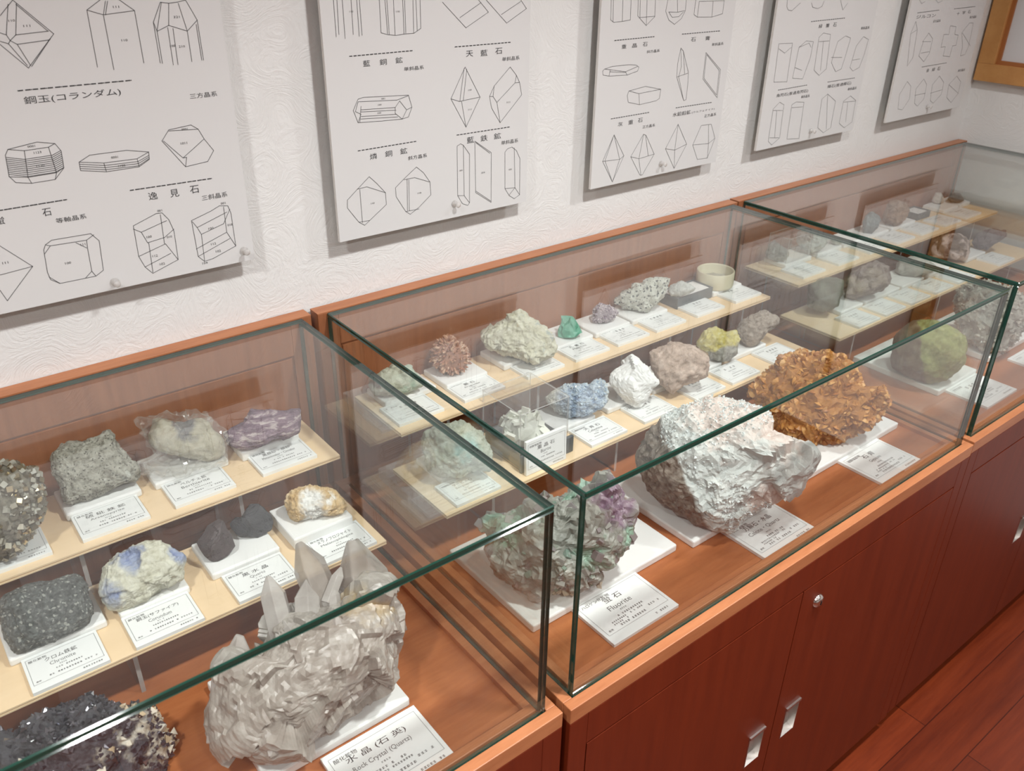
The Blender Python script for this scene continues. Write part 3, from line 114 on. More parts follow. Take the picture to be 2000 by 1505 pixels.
def wood(name, c0, c1, stretch, rough=.38, spec=.4, coat=0, planks=None):
    m, nt, out = newmat(name); b = N(nt, 'ShaderNodeBsdfPrincipled', Roughness=rough); L(nt, b.outputs[0], out.inputs[0])
    b.inputs['Specular IOR Level'].default_value = spec; b.inputs['Coat Weight'].default_value = coat; b.inputs['Coat Roughness'].default_value = .2
    v = coords(nt, stretch)
    a = N(nt, 'ShaderNodeTexNoise', Scale=1, Detail=6, Roughness=.6); L(nt, v, a.inputs['Vector'])
    f = N(nt, 'ShaderNodeTexNoise', Scale=7, Detail=3, Roughness=.7); L(nt, v, f.inputs['Vector'])
    mx = N(nt, 'ShaderNodeMath', operation='MULTIPLY_ADD'); L(nt, f.outputs[0], mx.inputs[0]); mx.inputs[1].default_value = .35; L(nt, a.outputs[0], mx.inputs[2])
    col = ramp(nt, mx.outputs[0], [(.42, c1), (.62, tuple((p+q)/2 for p, q in zip(c0, c1))), (.82, c0)])
    if planks:
        br = N(nt, 'ShaderNodeTexBrick', Scale=1, Mortar_Size=.0015, Mortar_Smooth=.3, Brick_Width=planks[0], Row_Height=planks[1]); L(nt, coords(nt), br.inputs['Vector'])
        br.inputs['Color1'].default_value = (1, 1, 1, 1); br.inputs['Color2'].default_value = (.72, .68, .66, 1); br.inputs['Mortar'].default_value = (.25, .2, .2, 1); br.offset = .37
        mm = N(nt, 'ShaderNodeMix', data_type='RGBA', blend_type='MULTIPLY'); mm.inputs[0].default_value = 1; L(nt, col, mm.inputs[6]); L(nt, br.outputs[0], mm.inputs[7]); col = mm.outputs[2]
    L(nt, col, b.inputs['Base Color'])
    bp = N(nt, 'ShaderNodeBump', Strength=.06, Distance=.001); L(nt, f.outputs[0], bp.inputs['Height']); L(nt, bp.outputs[0], b.inputs['Normal'])
    return m
def pane(name, tint=(.975, .99, .982), ior=1.55, rough=0, extra=0):
    # clear sheet: Fresnel reflection over a straight-through transmission, the same from either side
    m, nt, out = newmat(name)
    g = N(nt, 'ShaderNodeNewGeometry'); d = N(nt, 'ShaderNodeVectorMath', operation='DOT_PRODUCT'); L(nt, g.outputs['Normal'], d.inputs[0]); L(nt, g.outputs['Incoming'], d.inputs[1])
    ab = N(nt, 'ShaderNodeMath', operation='ABSOLUTE'); L(nt, d.outputs['Value'], ab.inputs[0])
    def mth(op, p, q=None):
        n = N(nt, 'ShaderNodeMath', operation=op)
        for k, x in enumerate((p, q)):
            if x is None: continue
            if isinstance(x, (int, float)): n.inputs[k].default_value = x
            else: L(nt, x, n.inputs[k])
        return n.outputs[0]
    c = ab.outputs[0]; gg = mth('SQRT', mth('ADD', mth('MULTIPLY', c, c), ior*ior-1))
    gmc = mth('SUBTRACT', gg, c); gpc = mth('ADD', gg, c); r1 = mth('DIVIDE', gmc, gpc)
    r2 = mth('DIVIDE', mth('SUBTRACT', mth('MULTIPLY', c, gpc), 1), mth('ADD', mth('MULTIPLY', c, gmc), 1))
    fres = mth('MULTIPLY', mth('MULTIPLY', mth('MULTIPLY', r1, r1), .5), mth('ADD', mth('MULTIPLY', r2, r2), 1))
    t = N(nt, 'ShaderNodeBsdfTransparent'); t.inputs[0].default_value = (*tint, 1)
    gl = N(nt, 'ShaderNodeBsdfGlossy', Roughness=rough); gl.inputs[0].default_value = (1, 1, 1, 1)
    mx = N(nt, 'ShaderNodeMixShader'); L(nt, fres, mx.inputs[0]); L(nt, t.outputs[0], mx.inputs[1]); L(nt, gl.outputs[0], mx.inputs[2])
    last = mx.outputs[0]
    if extra:
        df = N(nt, 'ShaderNodeBsdfDiffuse'); df.inputs[0].default_value = (.85, .85, .84, 1)
        m2 = N(nt, 'ShaderNodeMixShader'); m2.inputs[0].default_value = extra; L(nt, last, m2.inputs[1]); L(nt, df.outputs[0], m2.inputs[2]); last = m2.outputs[0]
    L(nt, last, out.inputs[0]); return m
def stone(name, stops, scale=60, detail=5, rough=.6, spec=.4, bump=.5, bscale=300, metal=0, patch=None, grain=None, band=None, sss=0, trans=0, side=None, spots=None):
    """noise-coloured mineral; patch=(colour, scale, threshold, softness): second colour in blotches; grain=(colour, scale, threshold): specks; band: direction of layering; side=(vector, threshold, stops): another face of the stone"""
    m, nt, out = newmat(name); b = N(nt, 'ShaderNodeBsdfPrincipled', Roughness=rough, Metallic=metal); L(nt, b.outputs[0], out.inputs[0])
    b.inputs['Specular IOR Level'].default_value = spec; b.inputs['Transmission Weight'].default_value = trans
    if sss: b.inputs['Subsurface Weight'].default_value = sss; b.inputs['Subsurface Radius'].default_value = (.03, .03, .03); b.inputs['Subsurface Scale'].default_value = .3
    v = coords(nt, band[0], band[1]) if band else coords(nt)
    n = N(nt, 'ShaderNodeTexNoise', Scale=scale, Detail=detail, Roughness=.65, Distortion=.4); L(nt, v, n.inputs['Vector'])
    col = ramp(nt, n.outputs[0], stops)
    def mixin(col, mask, c, linked=False):
        mm = N(nt, 'ShaderNodeMix', data_type='RGBA'); L(nt, mask, mm.inputs[0]); L(nt, col, mm.inputs[6])
        if linked: L(nt, c, mm.inputs[7])
        else: mm.inputs[7].default_value = (*c, 1)
        return mm.outputs[2]
    v0 = coords(nt)
    if side:
        d = N(nt, 'ShaderNodeVectorMath', operation='DOT_PRODUCT'); L(nt, v0, d.inputs[0]); d.inputs[1].default_value = side[0]
        nn = N(nt, 'ShaderNodeTexNoise', Scale=30, Detail=4); L(nt, v0, nn.inputs['Vector'])
        ad = N(nt, 'ShaderNodeMath', operation='MULTIPLY_ADD'); L(nt, nn.outputs[0], ad.inputs[0]); ad.inputs[1].default_value = .03; L(nt, d.outputs['Value'], ad.inputs[2])
        mr = N(nt, 'ShaderNodeMapRange'); L(nt, ad.outputs[0], mr.inputs[0]); mr.inputs[1].default_value = side[1]; mr.inputs[2].default_value = side[1]+.006
        n3 = N(nt, 'ShaderNodeTexNoise', Scale=110, Detail=5); L(nt, v0, n3.inputs['Vector'])
        col = mixin(col, mr.outputs[0], ramp(nt, n3.outputs[0], side[2]), True)
    for c, rad, so, stp in spots or []:
        d = N(nt, 'ShaderNodeVectorMath', operation='DISTANCE'); L(nt, v0, d.inputs[0]); d.inputs[1].default_value = c
        nn = N(nt, 'ShaderNodeTexNoise', Scale=55, Detail=4); L(nt, v0, nn.inputs['Vector'])
        ad = N(nt, 'ShaderNodeMath', operation='MULTIPLY_ADD'); L(nt, nn.outputs[0], ad.inputs[0]); ad.inputs[1].default_value = rad*1.5; L(nt, d.outputs['Value'], ad.inputs[2])
        mr = N(nt, 'ShaderNodeMapRange'); L(nt, ad.outputs[0], mr.inputs[0]); mr.inputs[1].default_value = rad*(1.75+so); mr.inputs[2].default_value = rad*1.75; mr.inputs[3].default_value = 0; mr.inputs[4].default_value = 1
        n4 = N(nt, 'ShaderNodeTexNoise', Scale=90, Detail=4); L(nt, v0, n4.inputs['Vector'])
        col = mixin(col, mr.outputs[0], ramp(nt, n4.outputs[0], stp), True)
    for k, pt in enumerate(patch or []):
        c, sc, th, so = pt
        pn = N(nt, 'ShaderNodeTexNoise', Scale=sc, Detail=4, Roughness=.6); L(nt, coords(nt, (1, 1, 1), (k*1.3, .7*k+.4, k)), pn.inputs['Vector'])
        mr = N(nt, 'ShaderNodeMapRange'); L(nt, pn.outputs[0], mr.inputs[0]); mr.inputs[1].default_value = th; mr.inputs[2].default_value = th+so
        col = mixin(col, mr.outputs[0], c)
    if grain:
        c, sc, th = grain
        vo = N(nt, 'ShaderNodeTexVoronoi', Scale=sc); L(nt, v0, vo.inputs['Vector'])
        sx = N(nt, 'ShaderNodeSeparateColor'); L(nt, vo.outputs['Color'], sx.inputs[0])
        mr = N(nt, 'ShaderNodeMapRange'); L(nt, sx.outputs[0], mr.inputs[0]); mr.inputs[1].default_value = th; mr.inputs[2].default_value = th+.04
        col = mixin(col, mr.outputs[0], c)
    L(nt, col, b.inputs['Base Color'])
    bn = N(nt, 'ShaderNodeTexNoise', Scale=bscale, Detail=6, Roughness=.7); L(nt, v0, bn.inputs['Vector'])
    bp = N(nt, 'ShaderNodeBump', Strength=bump, Distance=.004); L(nt, bn.outputs[0], bp.inputs['Height']); L(nt, bp.outputs[0], b.inputs['Normal'])
    return m
M = {}
M['wood_deck'] = wood('deck_wood', (.40, .140, .052), (.285, .088, .030), (5, 34, 20))
M['wood_rim'] = wood('rim_wood', (.44, .175, .075), (.33, .115, .045), (6, 40, 40))
M['wood_back'] = wood('back_panel_wood', (.33, .125, .055), (.235, .08, .033), (60, 20, 4))
M['wood_front'] = wood('front_veneer', (.150, .0210, .0058), (.112, .0145, .0042), (34, 20, 2.2), rough=.42, spec=.3)
M['floor'] = wood('floor_planks', (.19, .032, .0085), (.10, .014, .0045), (2.2, 26, 10), rough=.3, spec=.45, planks=(1.3, .118))
M['black'] = plain('plinth_black', (.006, .005, .005), .6)
M['ply'] = wood('birch_plywood', (.80, .61, .40), (.73, .54, .33), (3, 16, 16), rough=.5, spec=.3)
M['ply_edge'] = plain('plywood_core', (.45, .28, .13), .6)
M['glass'] = pane('clear_glass')
M['glass_edge'] = plain('green_glass_edge', (.007, .044, .031), .06, spec=.8)
M['acrylic'] = pane('clear_acrylic', (.985, .985, .985), 1.49)
M['acrylic_edge'] = pane('frosted_acrylic_edge', (.92, .90, .88), 1.49, .1, .34)
M['film'] = pane('plastic_film', (.96, .96, .95), 1.6, .05, .06)
M['foam'] = plain('white_foam', (.80, .80, .79), .75, spec=.2, bump=.15, bscale=600)
M['card'] = plain('card_white', (.80, .81, .80), .5, spec=.3)
M['poster'] = plain('poster_paper', (.66, .66, .655), .45, spec=.3)
M['poster_edge'] = plain('poster_core', (.74, .72, .69), .7)
M['ink'] = plain('printed_ink', (.05, .05, .052), .6)
M['ink_line'] = plain('printed_thin_line', (.10, .10, .102), .6)
M['ink_soft'] = plain('printed_grey', (.16, .165, .165), .6)
M['steel'] = plain('brushed_steel', (.62, .60, .57), .32, metal=1)
M['chrome'] = plain('polished_chrome', (.7, .68, .64), .15, metal=1)
M['ceiling'] = plain('ceiling_white', (.84, .835, .825), .8)
M['frame_wood'] = wood('oak_frame', (.56, .29, .10), (.44, .20, .06), (12, 6, 6), rough=.45)
M['frame_lip'] = plain('oak_lip', (.36, .13, .035), .5)
M['board'] = plain('frame_white_board', (.66, .66, .67), .5)
M['darkgrey'] = plain('dark_grey_plastic', (.10, .11, .115), .4)
M['cream_dish'] = plain('cream_ceramic', (.62, .58, .42), .35)
M['lampglow'] = newmat('lamp_glow')[0]
def mk():
    m = M['lampglow']; nt = m.node_tree; e = N(nt, 'ShaderNodeEmission', Strength=9.0); e.inputs[0].default_value = (1, .95, .88, 1)
    L(nt, e.outputs[0], [n for n in nt.nodes if n.type == 'OUTPUT_MATERIAL'][0].inputs[0])
mk()
def mkwall():
    m, nt, out = newmat('textured_wallpaper'); b = N(nt, 'ShaderNodeBsdfPrincipled', Roughness=.8); L(nt, b.outputs[0], out.inputs[0]); b.inputs['Specular IOR Level'].default_value = .25
    b.inputs['Base Color'].default_value = (.755, .757, .745, 1)
    v = coords(nt)
    ang = N(nt, 'ShaderNodeTexNoise', Scale=9, Detail=1); L(nt, v, ang.inputs['Vector'])
    dist = N(nt, 'ShaderNodeVectorMath', operation='SCALE'); L(nt, ang.outputs['Color'], dist.inputs[0]); dist.inputs['Scale'].default_value = .5
    ad = N(nt, 'ShaderNodeVectorMath', operation='ADD'); L(nt, v, ad.inputs[0]); L(nt, dist.outputs[0], ad.inputs[1])
    mp = N(nt, 'ShaderNodeMapping'); mp.inputs['Scale'].default_value = (22, 22, 110); mp.inputs['Rotation'].default_value = (0, .35, 0); L(nt, ad.outputs[0], mp.inputs[0])
    n = N(nt, 'ShaderNodeTexNoise', Scale=1, Detail=4, Roughness=.6); L(nt, mp.outputs[0], n.inputs['Vector'])
    n2 = N(nt, 'ShaderNodeTexNoise', Scale=160, Detail=3); L(nt, v, n2.inputs['Vector'])
    s = N(nt, 'ShaderNodeMath', operation='MULTIPLY_ADD'); L(nt, n2.outputs[0], s.inputs[0]); s.inputs[1].default_value = .3; L(nt, n.outputs[0], s.inputs[2])
    bp = N(nt, 'ShaderNodeBump', Strength=.32, Distance=.006); L(nt, s.outputs[0], bp.inputs['Height']); L(nt, bp.outputs[0], b.inputs['Normal'])
    return m
M['wall'] = mkwall()
# ------------------------------------------------------------------ mesh helpers
class MB:
    def __init__(s): s.v = []; s.f = []; s.m = []
    def add(s, vs, fs, mi=0):
        k = len(s.v); s.v += [tuple(p) for p in vs]; s.f += [tuple(i+k for i in f) for f in fs]; s.m += [mi]*len(fs); return s
    def box(s, x0, x1, y0, y1, z0, z1, mi=0, mats=None):
        v = [(x, y, z) for z in (z0, z1) for y in (y0, y1) for x in (x0, x1)]
        fs = [(0, 2, 3, 1), (4, 5, 7, 6), (0, 1, 5, 4), (2, 6, 7, 3), (0, 4, 6, 2), (1, 3, 7, 5)]   # -z +z -y +y -x +x
        k = len(s.v); s.v += v; s.f += [tuple(i+k for i in f) for f in fs]; s.m += list(mats) if mats else [mi]*6; return s
    def lathe(s, prof, n=48, mi=0, c=(0, 0)):
        k = len(s.v)
        for r_, z in prof:
            for i in range(n): a = 2*pi*i/n; s.v.append((c[0]+r_*cos(a), c[1]+r_*sin(a), z))
        for j in range(len(prof)-1):
            for i in range(n): s.f.append((k+j*n+i, k+j*n+(i+1) % n, k+(j+1)*n+(i+1) % n, k+(j+1)*n+i)); s.m.append(mi)
        return s
    def cyl(s, c, r_, z0, z1, n=24, mi=0, axis='z'):
        k = len(s.v)
        for z in (z0, z1):
            for i in range(n):
                a = 2*pi*i/n; p = (r_*cos(a), r_*sin(a), z)
                if axis == 'y': p = (p[0], p[2], p[1])
                if axis == 'x': p = (p[2], p[0], p[1])
                s.v.append((c[0]+p[0], c[1]+p[1], c[2]+p[2]))
        for i in range(n): s.f.append((k+i, k+(i+1) % n, k+n+(i+1) % n, k+n+i)); s.m.append(mi)
        s.f.append(tuple(k+n-1-i for i in range(n))); s.f.append(tuple(k+n+i for i in range(n))); s.m += [mi, mi]; return s
    def build(s, name, mats, parent=None, loc=(0, 0, 0), smooth=False, bevel=0, flip=True):
        me = bpy.data.meshes.new(name); me.from_pydata(s.v, [], s.f); me.update()
        for m in (mats if isinstance(mats, (list, tuple)) else [mats]): me.materials.append(m)
        me.polygons.foreach_set('material_index', s.m)
        if flip:
            bm = bmesh.new(); bm.from_mesh(me); bmesh.ops.recalc_face_normals(bm, faces=bm.faces); bm.to_mesh(me); bm.free()
        if smooth: me.polygons.foreach_set('use_smooth', [True]*len(me.polygons))
        o = bpy.data.objects.new(name, me); COL.objects.link(o)
        if bevel:
            b = o.modifiers.new('bevel', 'BEVEL'); b.width = bevel; b.segments = 2; b.limit_method = 'ANGLE'
        o.location = loc
        if parent: o.parent = parent
        return o
def tag(o, label, cat, group=None, kind=None):
    o['label'] = label; o['category'] = cat
    if group: o['group'] = group
    if kind: o['kind'] = kind
    return o
def struct(o): o['kind'] = 'structure'; return o
def empty(name, loc, label, cat, group=None):
    o = bpy.data.objects.new(name, None); COL.objects.link(o); o.location = loc; o.empty_display_size = .05; return tag(o, label, cat, group)
def ribbon(mb, pts, w, z=0, mi=0):
    for (ax, ay), (bx, by) in zip(pts, pts[1:]):
        dx, dy = bx-ax, by-ay; l = sqrt(dx*dx+dy*dy)
        if l < 1e-6: continue
        nx, ny = -dy/l*w/2, dx/l*w/2; ex, ey = dx/l*w*.3, dy/l*w*.3
        mb.add([(ax+nx-ex, ay+ny-ey, z), (bx+nx+ex, by+ny+ey, z), (bx-nx+ex, by-ny+ey, z), (ax-nx-ex, ay-ny-ey, z)], [(0, 1, 2, 3)], mi)
TXT = {}
def text_geo(s):
    if s not in TXT:
        c = bpy.data.curves.new('t', 'FONT'); c.body = s; c.size = 1; c.resolution_u = 2
        o = bpy.data.objects.new('t', c); me = bpy.data.meshes.new_from_object(o)
        v = [(p.co.x, p.co.y) for p in me.vertices]; f_ = [tuple(p.vertices) for p in me.polygons]
        bpy.data.objects.remove(o); bpy.data.curves.remove(c); bpy.data.meshes.remove(me)
        x0 = min(p[0] for p in v); x1 = max(p[0] for p in v); y0 = min(p[1] for p in v); y1 = max(p[1] for p in v)
        TXT[s] = ([((x-(x0+x1)/2), (y-(y0+y1)/2)) for x, y in v], f_, x1-x0, y1-y0)
    return TXT[s]
def text(mb, s, cx, cy_, wid, hei, z=0, mi=0):
    v, f_, w0, h0 = text_geo(s); sx = wid/w0; sy = hei/h0 if hei else sx
    mb.add([(cx+x*sx, cy_+y*sy, z) for x, y in v], f_, mi)
def marks(mb, x, y, n, size, z, mi, gap=1.15):
    for i in range(n):
        x0 = x+i*size*gap; d = random.random()
        if d < .12: continue
        k = random.choice((2, 3, 3))
        for j in range(k):
            yy = y-size/2+size*(j+.5)/k; a = x0+size*random.uniform(0, .15); b_ = x0+size*random.uniform(.75, .95)
            mb.add([(a, yy-size*.07, z), (b_, yy-size*.07, z), (b_, yy+size*.07, z), (a, yy+size*.07, z)], [(0, 1, 2, 3)], mi)
        xx = x0+size*random.uniform(.25, .6)
        mb.add([(xx-size*.07, y-size*.45, z), (xx+size*.07, y-size*.45, z), (xx+size*.07, y+size*.45, z), (xx-size*.07, y+size*.45, z)], [(0, 1, 2, 3)], mi)
# ------------------------------------------------------------------ the room
XR = 1.8125*S; XL = -4.3; YB = .0055*S; YF = -4.6
struct(MB().box(XL-.2, XR+.2, YF-.2, YB+.2, -.1, 0).build('floor', M['floor']))
struct(MB().box(XL-.2, XR+.2, YF-.2, YB+.2, CEIL, CEIL+.1).build('ceiling', M['ceiling']))
struct(MB().box(XL-.2, XR+.2, YB, YB+.15, 0, CEIL).build('wall_back', M['wall']))
struct(MB().box(XR, XR+.15, YF, YB, 0, CEIL).build('wall_right', M['wall']))
struct(MB().box(XL-.15, XL, YF, YB, 0, CEIL).build('wall_left', M['wall']))
struct(MB().box(XL-.2, XR+.2, YF-.15, YF, 0, CEIL).build('wall_front', M['wall']))
for i, (x, y, p) in enumerate(LAMPS):
    dl = empty('downlight', (x, y, CEIL), 'round recessed downlight in the ceiling, outside the picture, farther rows added for fill', 'lamp', 'ceiling downlights')
    MB().lathe([(.05, -.004), (.066, -.006), (.07, 0), (.05, 0), (.05, -.004)], 32).build('trim_ring', M['steel'], dl, smooth=True)
    MB().lathe([(.001, -.0012), (.049, -.0012)], 32).build('lens', M['lampglow'], dl, flip=False)
# ------------------------------------------------------------------ cabinets and glass covers
UW, UD, UH, TP, GI, GS, GT = .9*S, .5677*S, .27903*S, .0233*S, .014*S, .0136*S, .006*S
ZR = FLOOR*S; ZB = (FLOOR-.656)*S
UNITS = [(-.9082*S, .0039*S, 'left', 'the left, cut by the picture edge'), (0, 0, 'middle', ''), (.9077*S, .0024*S, 'right', '')]
def ring(mb, x0, x1, y0, y1, w_, z0, z1, mi=0):
    mb.box(x0, x1, y0, y0+w_, z0, z1, mi).box(x0, x1, y1-w_, y1, z0, z1, mi).box(x0, x0+w_, y0+w_, y1-w_, z0, z1, mi).box(x1-w_, x1, y0+w_, y1-w_, z0, z1, mi)
def door(mb, x0, x1, z0, z1, y0, y1, hx0, hx1, hz0, hz1):
    # slab with a rectangular opening for the finger pull
    xs = (x0, hx0, hx1, x1); zs = (z0, hz0, hz1, z1)
    for i in range(3):
        for j in range(3):
            if i == 1 and j == 1: continue
            mb.add([(xs[i], y0, zs[j]), (xs[i+1], y0, zs[j]), (xs[i+1], y0, zs[j+1]), (xs[i], y0, zs[j+1])], [(0, 1, 2, 3)])
    mb.add([(x0, y0, z0), (x1, y0, z0), (x1, y1, z0), (x0, y1, z0), (x0, y0, z1), (x1, y0, z1), (x1, y1, z1), (x0, y1, z1)], [(0, 3, 2, 1), (4, 5, 6, 7), (0, 4, 7, 3), (1, 2, 6, 5), (3, 7, 6, 2)])
def cabinet(ux, uy, pos):
    c = empty('display_cabinet', (ux+UW/2, uy-UD/2, 0), 'reddish-brown wooden display cabinet with two doors, the %s one of the row along the wall' % pos, 'cabinet')
    cx, cy_ = -UW/2, UD/2         # local: x from cx.., back at y=cy_
    X = lambda a: cx+a; Y = lambda b: cy_-b
    # carcass
    b = MB(); t = .028*S; yf = Y(UD)
    b.box(X(0), X(t), yf, Y(0), ZB, ZR-.03).box(X(UW-t), X(UW), yf, Y(0), ZB, ZR-.03).box(X(t), X(UW-t), Y(UD), Y(UD)+.02, ZR-.0735*S, ZR-.03)
    b.box(X(t), X(UW-t), Y(.02), Y(0), ZB, ZR-.03).box(X(t), X(UW-t), Y(UD-.03), Y(.02), ZB, ZB+.02)
    b.build('carcass', M['wood_front'], c, bevel=.0012)
    # rim: outer frame, groove for the glass, inner frame
    rm = MB(); x0, x1, y0, y1 = X(0), X(UW), Y(UD), Y(TP)
    ring(rm, x0, x1, y0, y1, .0132*S, ZR-.03, ZR)
    ring(rm, x0+.0132*S, x1-.0132*S, y0+.0132*S, y1-.0132*S, .0079*S, ZR-.03, ZR-.008)
    ring(rm, x0+.0211*S, x1-.0211*S, y0+.0211*S, y1-.0211*S, .0105*S, ZR-.03, ZR)
    rm.build('rim', M['wood_rim'], c, bevel=.0012)
    MB().box(X(.0316*S), X(UW-.0316*S), y0+.0316*S, y1-.0316*S, ZR-.03, ZR-.007*S).build('deck', M['wood_deck'], c)
    # back panel with its grooved field
    bp = MB(); zt = ZR+UH; g = .0035; gx = .031*S; gz = .226*S; fr = Y(TP)
    bp.box(X(0), X(UW), fr+g, Y(0), ZR-.03, zt)
    bp.box(X(0), X(gx), fr, fr+g, ZR, zt).box(X(UW-gx), X(UW), fr, fr+g, ZR, zt).box(X(gx), X(UW-gx), fr, fr+g, ZR+gz, zt)
    bp.box(X(gx+.004), X(UW-gx-.004), fr, fr+g, ZR, ZR+gz-.004)
    bp.build('back_panel', M['wood_back'], c, bevel=.001)
    MB().box(X(0), X(UW), fr, Y(0), zt, zt+.0015).build('top_edge', M['wood_rim'], c)
    MB().box(X(.004), X(UW-.004), Y(UD-.022), Y(.02), 0, ZB).build('plinth', M['black'], c)
    # doors with finger pulls
    mid = .4485*S; dz0, dz1 = ZB+.002, ZR-.0735*S-.003
    for side in (0, 1):
        a, bb = ((t+.002, mid-.0015) if side == 0 else (mid+.0015, UW-t-.002))
        hx0, hx1 = ((.3885*S, .4220*S) if side == 0 else (.4800*S, .5135*S)); hz0, hz1 = ZR-.4055*S, ZR-.3375*S
        d = MB(); door(d, X(a), X(bb), dz0, dz1, yf, yf+.02, X(hx0), X(hx1), hz0, hz1)
        dd = d.build('door', M['wood_front'], c)
        p = MB(); dp = .015
        p.add([(X(hx0), yf, hz0), (X(hx1), yf, hz0), (X(hx1), yf, hz1), (X(hx0), yf, hz1), (X(hx0), yf+dp, hz0+.006), (X(hx1), yf+dp, hz0+.006), (X(hx1), yf+dp, hz1), (X(hx0), yf+dp, hz1)], [(4, 5, 6, 7), (0, 1, 5, 4), (1, 2, 6, 5), (2, 3, 7, 6), (3, 0, 4, 7)])
        p.box(X(hx0)-.003, X(hx1)+.003, yf-.004, yf, hz1-.002, hz1+.0045)
        p.box(X(hx0)-.002, X(hx0), yf-.0012, yf, hz0, hz1).box(X(hx1), X(hx1)+.002, yf-.0012, yf, hz0, hz1)
        pl = p.build('finger_pull', M['steel'], dd, flip=False); pl['label'] = 'recessed brushed steel finger pull'
        if side == 1:
            k = MB().lathe([(.0001, .0085), (.007, .0082), (.012, .006), (.0145, .0025), (.015, 0)], 32)
            lk = k.build('lock', M['chrome'], dd, smooth=True); lk.rotation_euler = (pi/2, 0, 0); lk.location = (X(.494*S), yf, ZR-.1165*S); lk['label'] = 'round chrome lock'
            MB().box(-.0012, .0012, -.005, .005, .0078, .0092).build('keyhole', M['black'], lk)
    return c
def glass(ux, uy, pos):
    c = empty('glass_cover', (ux+UW/2, uy-UD/2, ZR), 'clear glass cover with green edges on the %s display cabinet' % pos, 'glass cover')
    x0, x1 = -UW/2+GS, UW/2-GS; y0, y1 = -UD/2+GI, UD/2-TP-.0005
    E = [1, 1, 1, 1, 1, 1]
    def sheet(name, a, faces):
        mats = [1]*6
        for i in faces: mats[i] = 0
        o = MB().box(*a, mats=mats).build(name, [M['glass'], M['glass_edge']], c)
        b = o.modifiers.new('ground_edge', 'BEVEL'); b.width = .0016; b.segments = 1; b.material = 1; b.limit_method = 'ANGLE'
        return o
    z0 = -.006
    sheet('top_pane', (x0, x1, y0, y1, UH-GT, UH), (0, 1))
    sheet('front_pane', (x0, x1, y0, y0+GT, z0, UH-GT-.0004), (2, 3))
    sheet('side_pane', (x0, x0+GT, y0+GT+.0004, y1, z0, UH-GT-.0004), (4, 5))
    sheet('side_pane', (x1-GT, x1, y0+GT+.0004, y1, z0, UH-GT-.0004), (4, 5))
    return c
for ux, uy, pos, _ in UNITS: cabinet(ux, uy, pos); glass(ux, uy, pos)
# ------------------------------------------------------------------ shelves on clear supports
SH = {'upper': (.139, -.1600, -.030, .042), 'lower': (.066, -.2690, -.132, .041)}
def shelf(ux, uy, pos, lev, plates):
    z, yf, yb, ins = SH[lev]; zt = ZR+z*S; th = .0055*S; x0, x1 = ins*S, UW-ins*S; yc = (yf+yb)/2*S
    c = empty('shelf', (ux+UW/2, uy+yc, ZR-.007*S), '%s plywood shelf on clear acrylic supports inside the %s case' % (lev, pos), 'shelf', None)
    h = zt-(ZR-.007*S); a, b = x0-UW/2, x1-UW/2; hy = (yb-yf)/2*S
    m = MB().box(a, b, -hy, hy, h-th*.36, h).box(a, b, -hy, hy, h-th, h-th*.64).box(a+.001, b-.001, -hy+.001, hy-.001, h-th*.64, h-th*.36, 1)
    m.build('board', [M['ply'], M['ply_edge']], c)
    for p in plates:
        xx = p*S-UW/2; MB().box(xx-.0032, xx+.0032, -hy+.004+.012*S, hy-.004, 0, h-th, mats=[1, 1, 1, 1, 0, 0]).build('support', [M['acrylic'], M['acrylic_edge']], c)
PL = {('left', 'upper'): (.12, .537, .725), ('left', 'lower'): (.2, .548, .78), ('middle', 'upper'): (.13, .30, .60, .80), ('middle', 'lower'): (.13, .372, .76), ('right', 'upper'): (.12, .45, .78), ('right', 'lower'): (.12, .45, .78)}
for ux, uy, pos, _ in UNITS:
    for lev in ('upper', 'lower'): shelf(ux, uy if pos != 'left' else uy-.0, pos, lev, PL[pos, lev])
# ------------------------------------------------------------------ posters
PNAMES = ['leftmost white crystal-drawing poster with a corundum heading, cut by the left picture edge', 'white crystal-drawing poster above the middle case with azurite drawings', 'white crystal-drawing poster with barite, gypsum and scheelite drawings', 'fourth crystal-drawing poster from the left, with slanted prism drawings', 'rightmost crystal-drawing poster, beside the oak frame in the corner']
PRECT = [(-.431, -.0765, .3765), (.0445, .3690, .3735), (.5060, .8200, .3700), (.9375, 1.2640, .3735), (1.3915, 1.7180, .3725)]
PYF = -.0205*S
for i, (lines, rules, texts) in enumerate(POSTERS):
    x0, x1, z0 = (PRECT[i][0]*S, PRECT[i][1]*S, (PRECT[i][2]+FLOOR)*S); hgt = .47*S; xc = (x0+x1)/2
    p = MB().box(x0-xc, x1-xc, 0, .0065, 0, hgt, mats=[1, 1, 0, 1, 1, 1]).build('wall_poster', [M['poster'], M['poster_edge']], None, (xc, PYF, z0))
    tag(p, PNAMES[i], 'poster', 'crystal posters on the wall')
    a = MB(); lw = .00082
    for l in lines: ribbon(a, [(x-xc, z-z0) for x, z in l], lw)
    def up(mb, name, mat):
        mb.v = [(x, -.0004-zz, y) for x, y, zz in mb.v]; return mb.build(name, mat, p, flip=False)
    up(a, 'printed_drawings', M['ink_line'])
    t = MB()
    for (ax, az), (bx, bz) in rules:
        n = 16; k = 0
        for j in range(n):
            f0, f1 = j/n, (j+.62)/n; q = lambda f_: (ax+(bx-ax)*f_-xc, az+(bz-az)*f_-z0)
            ribbon(t, [q(f0), q(f1)], .0016)
            if i == 0 and j % 2: ribbon(t, [q((j+.75)/n), q((j+.84)/n)], .0012)
    for s, cx, cz, wd, hg in texts: text(t, s, cx-xc, cz-z0, wd, hg*.82)
    up(t, 'printed_text', M['ink'])
